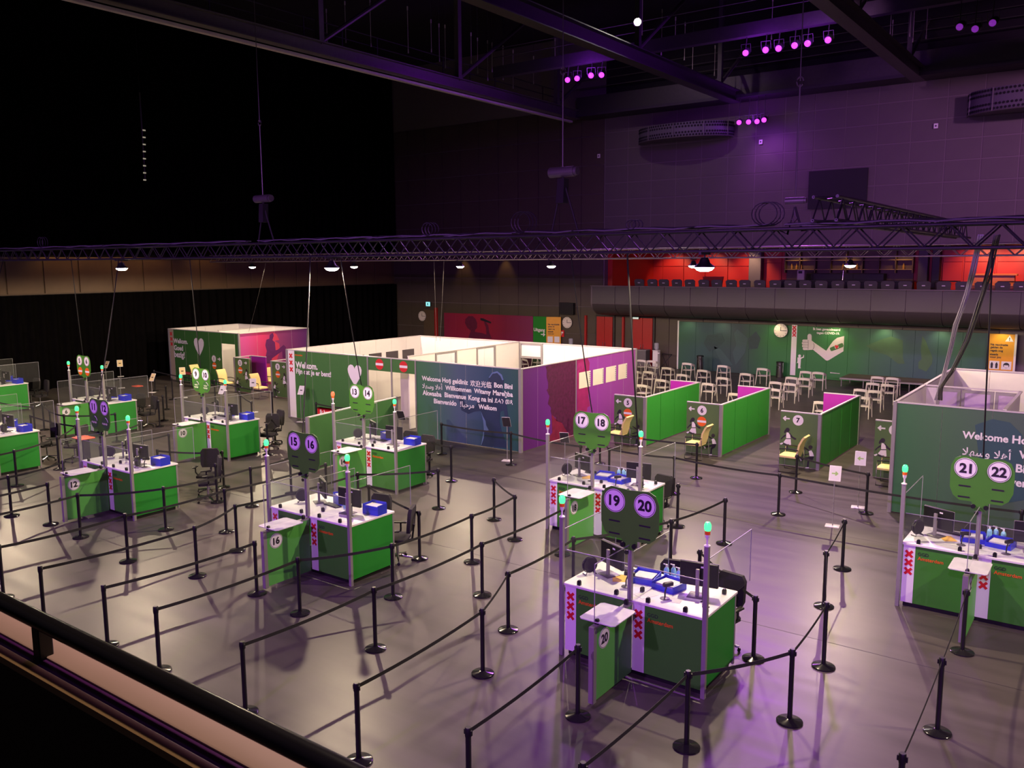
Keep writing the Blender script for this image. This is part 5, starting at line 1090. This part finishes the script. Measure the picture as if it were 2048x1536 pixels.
LANES = [
 ('left-edge belt line beside desk 12', [(-20.9, 6.3), (-20.85, 8.7), (-21.34, 10.2)]),
 ('belt line ending left of divider 12', [(-19.45, 6.3), (-19.43, 8.91)]),
 ('belt line passing in front of desk 11 12', [(-17.95, 6.3), (-17.95, 8.83), (-16.93, 10.2), (-16.9, 12.47), (-17.05, 13.79)]),
 ('belt line right of desk 11 12', [(-15.7, 6.3), (-15.68, 8.6), (-15.69, 10.88), (-15.71, 13.78)]),
 ('belt line that bends at desk 13 14', [(-14.01, 6.2), (-13.85, 8.92), (-14.45, 10.25), (-14.36, 13.56), (-13.07, 14.93)]),
 ('belt line ending beside divider 16', [(-12.36, 6.36), (-12.21, 9.02)]),
 ('belt line curling round the right of desk 15 16', [(-10.95, 6.36), (-10.9, 8.89), (-10.12, 10.31), (-10.1, 12.5), (-10.22, 14.1), (-11.44, 14.98)]),
 ('belt line through the lower middle of the picture', [(-8.97, 6.36), (-8.92, 8.68), (-8.9, 11.29), (-8.89, 13.88)]),
 ('belt line passing left of desk 19 20', [(-6.96, 6.45), (-7.1, 9.0), (-7.67, 10.39), (-7.73, 12.44), (-6.78, 14.42), (-6.51, 16.4)]),
 ('belt line ending at divider 20', [(-5.3, 6.46), (-5.39, 8.80)]),
 ('belt line wrapping the right of desk 19 20', [(-3.99, 6.62), (-3.95, 8.96), (-3.13, 10.26), (-3.22, 12.03), (-3.86, 14.26), (-4.1, 16.28)]),
 ('belt line at the lower right', [(-1.5, 8.59), (-1.56, 11.08), (-1.67, 13.7)]),
 ('short belt line behind the nearest desk', [(-5.62, 13.1), (-4.13, 11.68)]),
 ('short belt line behind the mid-front desk', [(-13.32, 12.9), (-11.07, 12.05)]),
 ('short belt line behind the red-beacon desk', [(-15.5, 17.35), (-14.48, 17.08)]),
 ('belt line before the green blue mural', [(-16.85, 19.44), (-14.28, 19.53), (-11.69, 19.15)]),
 ('long belt line behind desk 17 18', [(-10.89, 19.29), (-9.05, 19.35), (-6.29, 19.09), (-1.45, 18.9)]),
 ('belt line in front of partition 5', [(-12.24, 21.13), (-9.24, 21.15)]),
 ('short belt line by the arrow stands', [(-6.58, 21.25), (-4.66, 20.35)]),
 ('belt line behind the desk cut by the left edge', [(-23.7, 8.2), (-23.65, 10.07), (-24.6, 11.65), (-25.87, 12.83), (-28.9, 12.9)]),
 ('belt line between the two left-edge desks', [(-33.5, 13.6), (-30.64, 13.79)]),
 ('belt line in front of divider 6', [(-31.07, 14.3), (-29.3, 13.7), (-28.05, 13.56), (-26.93, 14.68)]),
 ('belt line between desks 5 6 and 9 10', [(-23.62, 12.39), (-24.65, 14.25)]),
 ('belt line left of desk 9 10', [(-22.23, 11.64), (-22.3, 13.71)]),
 ('belt line in front of desk 9 10', [(-20.59, 12.3), (-19.0, 13.17)]),
 ('single post without a belt in front of desk 9 10', [(-17.9, 12.2)]),
 ('single post without a belt behind desk 17 18', [(-7.8, 16.9)]),
 ('loose posts right of desk 5 6, no belts', [(-28.23, 17.03)]), ('loose posts beyond desk 5 6, no belts', [(-29.2, 17.8)]), ('loose posts before the small booth, no belts', [(-31.4, 19.3)]), ('loose posts under the yellow sheet stand, no belts', [(-33.5, 20.9)]),
 ('belt line before the small booth doorway', [(-36.5, 21.9), (-31.25, 21.46), (-26.5, 20.7)]),
 ('short belt line behind desk 9 10', [(-27.02, 19.64), (-25.18, 18.76)]),
 ('short belt line right of desk 9 10', [(-22.26, 17.44), (-21.21, 16.32)]),
 ('belt line with the red banner before the welcome booth', [(-23.07, 19.9), (-21.31, 19.86)]),
]
for desc, L in LANES:
    for i, (x, y) in enumerate(L):
        lab = ('black stanchion, %s' % desc) if len(L) == 1 else ('%s black stanchion of the %s' % (ORD[i], desc))
        stanchion(x, y, lab, L[i + 1] if i + 1 < len(L) else None)
bn = empty('red_banner', (-22.95, 19.87, .52)); tag(bn, 'small red banner hanging from a belt before the welcome booth', 'banner')
one('banner_cloth', MB().bbox(0, -.006, 0, 1.2, 0, .30, .02), M_RED, bn); lettering(bn, 'Ik besch', (.12, -.008, .09), X_, Z_, width=.66, bold=.03)
# ================================================================== SIGN STANDS
def sign_stand(x, y, rz, lab, mark=None, mcol=None, h=1.05, back=False, shelf=False):
    t = empty('sign_stand', (x, y, 0), rz); tag(t, lab, 'sign stand', 'small sheet stands')    # sheet faces -Y at rz=0
    part('foot', 'ssf', lambda b: b.bbox(-.15, -.12, 0, .15, .12, .015, .006), M_WHITE, t)
    part('pole', 'ssp', lambda b: b.cyl((0, 0, .015), (0, 0, 1.04), .012), M_ALU, t)
    Mx = Matrix.Translation((0, 0, 1.04)) @ Matrix.Rotation(R(-28), 4, 'X')
    fr = part('sheet_frame', 'ssr', lambda b: b.bbox(-.125, -.012, -.02, .125, .0, .33, .005).xf(Mx), M_WHITE, t)
    part('sheet', 'sst' + ('y' if mcol == 'y' else ''), lambda b: b.box(-.108, -.0135, -.005, .108, -.012, .315).xf(Mx), mat('cream_sheet', (.78, .62, .30), .7) if mcol == 'y' else M_PAPER, t)
    if mark: part('arrow', 'ssa' + mark, lambda b: shape(b, Vector((0, -.0136, .15)), X_, Z_, ARROWL if mark == 'l' else [(-a, c) for a, c in reversed(ARROWL)], .002, s=.07).xf(Mx), mat('lime_print', (.30, .50, .14), .6), t, smooth=0)
    else: part('print', 'ssq', lambda b: b.box(-.05, -.015, .13, .05, -.0136, .17).xf(Mx), M_DARKTXT, t)
    part('sheet_back', 'ssk', lambda b: b.box(-.12, 0, -.015, .12, .003, .325).xf(Mx), M_STEEL, t)
    if shelf: part('shelf', 'ssh', lambda b: b.bbox(-.14, -.1, .55, .14, .1, .565, .004), M_WHITE, t)
sign_stand(-4.94, 20.75, R(12), 'white sheet stand with a green arrow pointing left, nearer the booth', 'l'); sign_stand(-5.02, 18.92, R(10), 'white sheet stand with a green arrow pointing right, nearer the camera', 'r')
sign_stand(-14.69, 19.9, R(200), 'sheet stand seen from behind in front of the green blue mural'); sign_stand(-12.06, 18.95, R(200), 'sheet stand seen from behind in front of the purple portrait wall'); sign_stand(-18.02, 18.95, R(195), 'sheet stand seen from behind before the booth doorways')
sign_stand(-24.72, 20.6, R(15), 'white sheet stand against the green Welkom wall'); sign_stand(-27.9, 20.9, R(50), 'white sheet stand between desk 9 10 and the chairs'); sign_stand(-27.3, 19.0, R(10), 'white sheet stand right behind desk 9 10')
sign_stand(-32.79, 19.53, R(10), 'cream sheet stand with a small shelf right of desk 5 6', None, 'y', shelf=True); sign_stand(-33.6, 21.5, R(60), 'yellow sheet stand before the small booth', None, 'y')
sign_stand(-38.8, 21.56, R(62), 'cream sheet stand turned right at the far left', None, 'y', shelf=True); sign_stand(-38.9, 20.9, R(8), 'cream sheet stand turned left at the far left', None, 'y')
rt_ = empty('red_tray_table', (-23.9, 12.05, 0)); tag(rt_, 'dark pedestal with a red tray behind desk 11 12', 'table')
one('tray', MB().bbox(-.28, -.2, .93, .28, .2, .96, .01), mat('red_tray', (.75, .10, .05), .5), rt_); one('pedestal', MB().bbox(-.15, -.1, 0, .15, .1, .93, .01), M_STEEL, rt_)
rt_ = empty('red_tray_table', (-34.0, 19.6, 0)); tag(rt_, 'low post with a red tray right of the cream sheet stand', 'table')
one('tray', MB().bbox(-.2, -.15, .7, .2, .15, .73, .01), mat('red_tray', (.75, .10, .05), .5), rt_); one('pedestal', MB().cyl((0, 0, 0), (0, 0, .7), .02), M_STEEL, rt_)
# ================================================================== TRUSSES, LAMPS, CABLES
def truss(name, lab, p0, p1, s, m, tube=.025, pitch=.62, lit=True):
    p0 = Vector(p0); p1 = Vector(p1); L = (p1 - p0).length; a = math.atan2(p1.y - p0.y, p1.x - p0.x)
    t = empty(name, p0, a); tag(t, lab, 'truss')
    for y in (-s / 2, s / 2):
        for z in (0, s): one('chord', MB().cyl((0, y, z), (L, y, z), tube, n=10), m, t)
    n = int(L / pitch); rest = MB()
    for k in range(n):
        x = k * pitch
        for i, (za, zb_) in enumerate(((0, s), (s, 0))):
            xa, xb = x + i * pitch / 2, x + (i + 1) * pitch / 2
            part('brace', (name, 'br', i, s), lambda b: b.cyl((0, -s / 2, za), (pitch / 2, -s / 2, zb_), .012, n=6), m, t, (xa, 0, 0))
            rest.cyl((xa, s / 2, za), (xb, s / 2, zb_), .012, n=5).cyl((xa, -s / 2 if i else s / 2, s), (xb, s / 2 if i else -s / 2, s), .012, n=5).cyl((xa, -s / 2 if i else s / 2, 0), (xb, s / 2 if i else -s / 2, 0), .012, n=5)
    r_ = one('rear_braces', rest, m, t); r_['kind'] = 'stuff'
    return t
truss('lighting_truss', 'long dark purple-lit truss across the middle of the picture', (-32.2, 13.2, 5.98), (6, 13.2, 5.98), .32, M_TRUSS)
truss('lighting_truss', 'pale aluminium truss further back behind the long dark truss', (-36, 25.0, 5.94), (6, 25.0, 5.94), .30, M_TRUSS2)
truss('cross_truss', 'truss with open tube ends lying on the long dark truss', (-3.75, 12.9, 6.40), (-3.75, 25.2, 6.40), .34, M_TRUSS)
def pendant(x, y, lab, watts=1.0, r=.17, zl=5.72):
    t = empty('pendant_lamp', (x, y, zl)); tag(t, lab, 'lamp', 'pendant work lamps under the trusses')
    part('shade', ('psh', r), lambda b: b.lathe([(r, 0), (r * 1.0, .015), (r * .55, .07), (r * .45, .12), (r * .3, .16), (0, .16)], n=22), M_BLACK, t)
    part('lens', ('pln', r), lambda b: b.lathe([(0, -.07), (r * .4, -.066), (r * .72, -.045), (r * .93, -.008), (r * .93, .004), (0, .004)], n=22), M_WLIT, t)
    part('hook', ('phk', r), lambda b: b.cyl((0, 0, .16), (0, 0, .28), .012), M_STEEL, t)
    part('clamp_bar', ('pcb', zl), lambda b: b.box(-.02, -.19, 5.93 - zl - .045 + (.04 if zl > 5.71 else 0), .02, .19, 5.93 - zl + (.04 if zl > 5.71 else 0)), M_STEEL, t)
    l = bpy.data.lights.new('pendant_light', 'SPOT'); l.energy = 1750 * watts; l.color = WARM; l.spot_size = R(179); l.spot_blend = .12; l.shadow_soft_size = .07
    o = bpy.data.objects.new('pendant_light', l); COL.objects.link(o); o.parent = t; o.location = (0, 0, -.09)
for x, lab in ((-5.72, 'right of the middle'), (-14.6, 'left of the middle'), (-23.3, 'at the left'), (-31.9, 'beyond the left edge'), (3.2, 'beyond the right edge')): pendant(x, 13.2, 'bright pendant lamp under the long dark truss ' + lab)
for x, lab, k in ((-26.3, 'leftmost', 1.0), (-20.6, 'second from the left', .7), (-16.5, 'third from the left', .8), (-11.2, 'fourth from the left', 1.0), (-6.5, 'rightmost', 1.0), (-33.0, 'beyond the small booth', .8)): pendant(x, 25.0, 'small pendant lamp under the pale rear truss, ' + lab, k, .16, 5.70)
# purple lamps
def purple(p, lab, grp, ztop=14.62, dim=False):
    t = empty('stage_lamp', p); tag(t, lab, 'stage lamp', grp)
    d = (CAM + Vector((-8, 6, -5)) - Vector(p)).normalized(); q = d.to_track_quat('-Z', 'Y').to_matrix().to_4x4()
    t.rotation_euler = q.to_euler()
    part('lamp_head', 'plh', lambda b: b.lathe([(.13, 0), (.15, .05), (.15, .3), (.08, .38), (0, .38)], n=16), M_STEEL, t)
    part('lens', 'plz%d' % dim, lambda b: b.lathe([(0, -.03), (.08, -.02), (.115, 0), (0, 0)], n=18), mat('dim_purple_lens', (.1, .02, .15), .2, emit=(.5, .05, .9), estr=.35) if dim else M_PLIT, t)
    iq = q.to_3x3().inverted()
    one('hanger', MB().cyl(iq @ Vector((0, 0, .1)), iq @ Vector((0, .1, ztop - p.z)), .02, n=8), M_STEEL, t)
    part('yoke', 'ply', lambda b: b.tube([(-.18, 0, .15), (-.18, .3, .15), (.18, .3, .15), (.18, 0, .15)], .015), M_STEEL, t)
for i, px in enumerate(((1135, 160), (1154, 157), (1182, 151), (1203, 150))): purple(AY(*px, 34.0), 'purple stage lamp, %s from the left in the left upper cluster' % ORD[i], 'left cluster of purple lamps')
for i, px in enumerate(((1491, 106), (1531, 100), (1557, 97), (1589, 91), (1615, 87), (1656, 80))): purple(AY(*px, 34.0), 'purple stage lamp, %s from the left in the right upper row' % ORD[i], 'right row of purple lamps')
for i, px in enumerate(((1478, 245), (1497, 244), (1514, 243), (1528, 240))): purple(AY(*px, 41.95), 'purple stage lamp, %s from the left in the low row by the rear wall' % ORD[i], 'low row of purple lamps', 13.9)
for i, px in enumerate(((1919, 54), (1950, 58), (1985, 46))): purple(AY(*px, 33.9), 'dim purple stage lamp, %s from the left at the upper right' % ORD[i], 'dim purple lamps upper right', 15.5, True)
WF = empty('flood_lamp', AY(1275, 44, 31.0)); tag(WF, 'single bright white flood lamp high in the dark roof', 'stage lamp')
dv = (CAM - WF.location).normalized(); WF.rotation_euler = dv.to_track_quat('-Z', 'Y').to_euler()
one('lamp_head', MB().lathe([(.16, 0), (.18, .05), (.18, .35), (.1, .45), (0, .45)], n=16), M_STEEL, WF); one('lens', MB().lathe([(0, -.02), (.13, -.01), (.13, 0), (0, 0)], n=18), emitmat('flood_lens', (1, .93, .8), 120), WF)
spot('flood_light', WF.location + dv * .1, (-14, 10, 0), 900, (1, .92, .78), 70, .7, .12)
lc = AY(1165, 155, 34.0); spot('stage_light', lc + Vector((0, -.3, 0)), (-13, 17, 0), 2200, PURPLE, 95, .8, .3)
lc = AY(1570, 95, 34.0); spot('stage_light', lc + Vector((0, -.3, 0)), (-4, 15, 0), 3200, PURPLE, 95, .8, .3); spot('stage_light', lc + Vector((.5, -.3, 0)), (1, 12, 0), 2600, PURPLE, 95, .8, .3)
lc = AY(1500, 243, 41.8); spot('stage_light', lc + Vector((0, -.2, -.05)), (-14, 43.2, 7.5), 220, PURPLE, 120, .9, .1)
def spill(p, watts):
    l = bpy.data.lights.new('lamp_spill', 'POINT'); l.energy = watts; l.color = (.38, .03, 1.0); l.shadow_soft_size = .25
    o = bpy.data.objects.new('lamp_spill', l); COL.objects.link(o); o.location = p
spill(AY(1168, 155, 33.3), 260); spill(AY(1520, 100, 33.3), 150); spill(AY(1620, 86, 33.3), 150); spill(AY(1503, 243, 41.5), 90)
# hoists
def hoist(x, y, z, lab, ztop=18.5, bag=True, sc=1.0):
    t = empty('chain_hoist', (x, y, z)); tag(t, lab, 'hoist')
    one('motor_body', MB().cyl((-.27 * sc, 0, 0), (.25 * sc, 0, 0), .09 * sc, n=18).cyl((.25 * sc, 0, 0), (.31 * sc, 0, 0), .075 * sc, n=14), M_STEELL, t)
    one('lift_chain', MB().cyl((0, 0, .09), (0, 0, 1.7), .012, n=6), M_STEELL, t); one('steel_rope', MB().cyl((0, 0, 1.75), (0, 0, ztop - z), .009, n=6), M_STEELL, t)
    one('shackle', MB().tube([(.05 * cos(k * pi / 5), 0, 1.74 + .07 * sin(k * pi / 5)) for k in range(11)], .012), M_STEELL, t)
    if bag: one('chain_bag', MB().ext([(-.1, -.08, -.55), (.06, -.08, -.55), (.08, -.08, -.12), (-.06, -.08, -.12)], (0, .16, 0)), M_FABRIC, t)
    zb_ = 6.3 - z
    one('sling', MB().tube([(0, 0, -.09), (-.1, 0, -.5), (-.25, 0, zb_)], .018), M_BELT, t); one('sling', MB().tube([(0, 0, -.09), (.12, 0, -.45), (.35, 0, zb_)], .018), M_BELT, t)
    one('lift_hook', MB().tube([(0, 0, -.08), (0, 0, -.22), (.04, 0, -.27), (0, 0, -.32), (-.04, 0, -.27)], .014), M_STEELL, t)
hoist(-16.9, 13.2, 7.35, 'chain hoist above the left part of the long truss'); hoist(-8.47, 13.2, 7.42, 'chain hoist above the middle of the long truss'); hoist(-4.28, 13.2, 6.72, 'small chain hoist at the right part of the long truss', bag=False, sc=.55)
# cable looms along the truss
random.seed(5)
for k, (x0, x1) in enumerate(((-30.5, -24), (-24.5, -17.5), (-17, -13.2), (-14.0, -9.5), (-9.2, -4.6), (-4.4, 0.5))):
    t = empty('cable_loom', (x0, 13.2, 6.33)); tag(t, 'bundle of loose cables on the long truss, %s from the left' % ORD[k], 'cable', 'cable looms on the long truss')
    for j in range(5):
        n = 14; ph_ = random.uniform(0, 6)
        pts = [((x1 - x0) * i / n, -.12 + .05 * j + .03 * sin(i + ph_), .012 + .012 * (j % 2) + abs(.035 * sin(i * .9 + ph_))) for i in range(n + 1)]
        one('cable', MB().tube(pts, .011, 5), M_CABLE if j % 2 else M_CABLEL, t)
for k, (x, s) in enumerate(((-27.6, 1.0), (-11.6, .8), (-9.3, 1.2), (-7.0, .5), (-4.7, 1.1))):
    t = empty('cable_coil', (x, 13.1, 6.36)); tag(t, 'coiled cable on top of the long truss, %s from the left' % ORD[k], 'cable', 'coils on the long truss')
    for j in range(3): one('cable_turn', MB().tube([(.18 * s * cos(i * pi / 8) + .04 * j, .05 * j - .05, .16 * s + .16 * s * sin(i * pi / 8)) for i in range(17)], .010, 5), M_CABLE, t)
# droppers to the desks
def dropper(pts, lab, m=None, r=.012):
    n = 10; t = tag(one('cable_dropper', MB().tube([Vector(pts[0]).lerp(Vector(pts[-1]), i / n) + Vector((0, 0, -.10 * sin(pi * i / n))) for i in range(n + 1)], r, 6), m or mat('black_cable', (.007, .006, .008), .7)), lab, 'cable', 'cables hanging to the desks')
for d in DESKS:
    cx, cy = d[0] - DW + CX, d[1]
    sx = {'19': None, '15': AY(630, 490, 13.2).x, '13': AY(690, 490, 13.2).x, '11': AY(246, 490, 13.2).x, '17': AY(1150, 490, 13.2).x, '21': AY(1990, 480, 13.2).x, '9': AY(388, 490, 13.2).x, '5': AY(150, 490, 13.2).x, '7': AY(14, 497, 13.2).x}.get(d[2])
    if sx is None: continue
    dropper([(sx, 13.05, 6.0), (cx, cy - .06, 2.725)], 'thin cable hanging from the truss to ' + dn(d))
dropper([(AY(1264, 480, 13.2).x, 13.03, 6.0), (-8.15, 15.8, 1.16)], 'purple-lit cable hanging to the right monitor of desk 17 18', r=.016)
for k in range(2): dropper([(-21.9 + k * .5, 25.0, 5.9), (-23.6 + k * .2, 27.0, 2.6)], 'thin wire hanging into the big booth, %s of two' % ('left' if k == 0 else 'right'), M_STEELL, .006)
dropper([(-32.0, 25, 5.9), (-35.5, 26.5, 2.5)], 'thin wire hanging into the small booth', M_STEELL, .006)
def bundle(path, lab, m, n, spread):
    t = empty('cable_bundle', path[0]); tag(t, lab, 'cable'); random.seed(9)
    for j in range(n):
        a = 2 * pi * j / n; pts = []
        for i, p in enumerate(path):
            k = spread * (.5 + .9 * abs(sin(i * 1.3 + j))); pts.append(Vector(p) - Vector(path[0]) + Vector((k * cos(a), k * sin(a), 0)))
        q = []
        for i in range(len(pts) - 1):
            for s in range(4): q.append(pts[i].lerp(pts[i + 1], s / 4))
        q.append(pts[-1]); one('cable', MB().tube(q, .010, 5), m if not isinstance(m, list) else m[j % len(m)], t)
def bp(L, ys): return [AY(px, py, y) for (px, py), y in zip(L, ys)]
bundle(bp([(1962, 470), (1945, 545), (1930, 600), (1912, 650), (1900, 700), (1888, 750), (1872, 800)], [15.5, 16.5, 17.5, 19, 20.5, 22, 23.2]), 'pale purple-lit cable bundle hanging into the right booth', M_CABLEW, 8, .032)
bundle(bp([(1995, 470), (1978, 545), (1958, 610), (1935, 680), (1905, 740), (1882, 775), (1880, 800)], [15.5, 16.5, 17.5, 19, 20.5, 22, 23.2]), 'dark grey cable bundle hanging into the right booth', [M_CABLEG, M_CABLE, M_CABLEL], 8, .036)
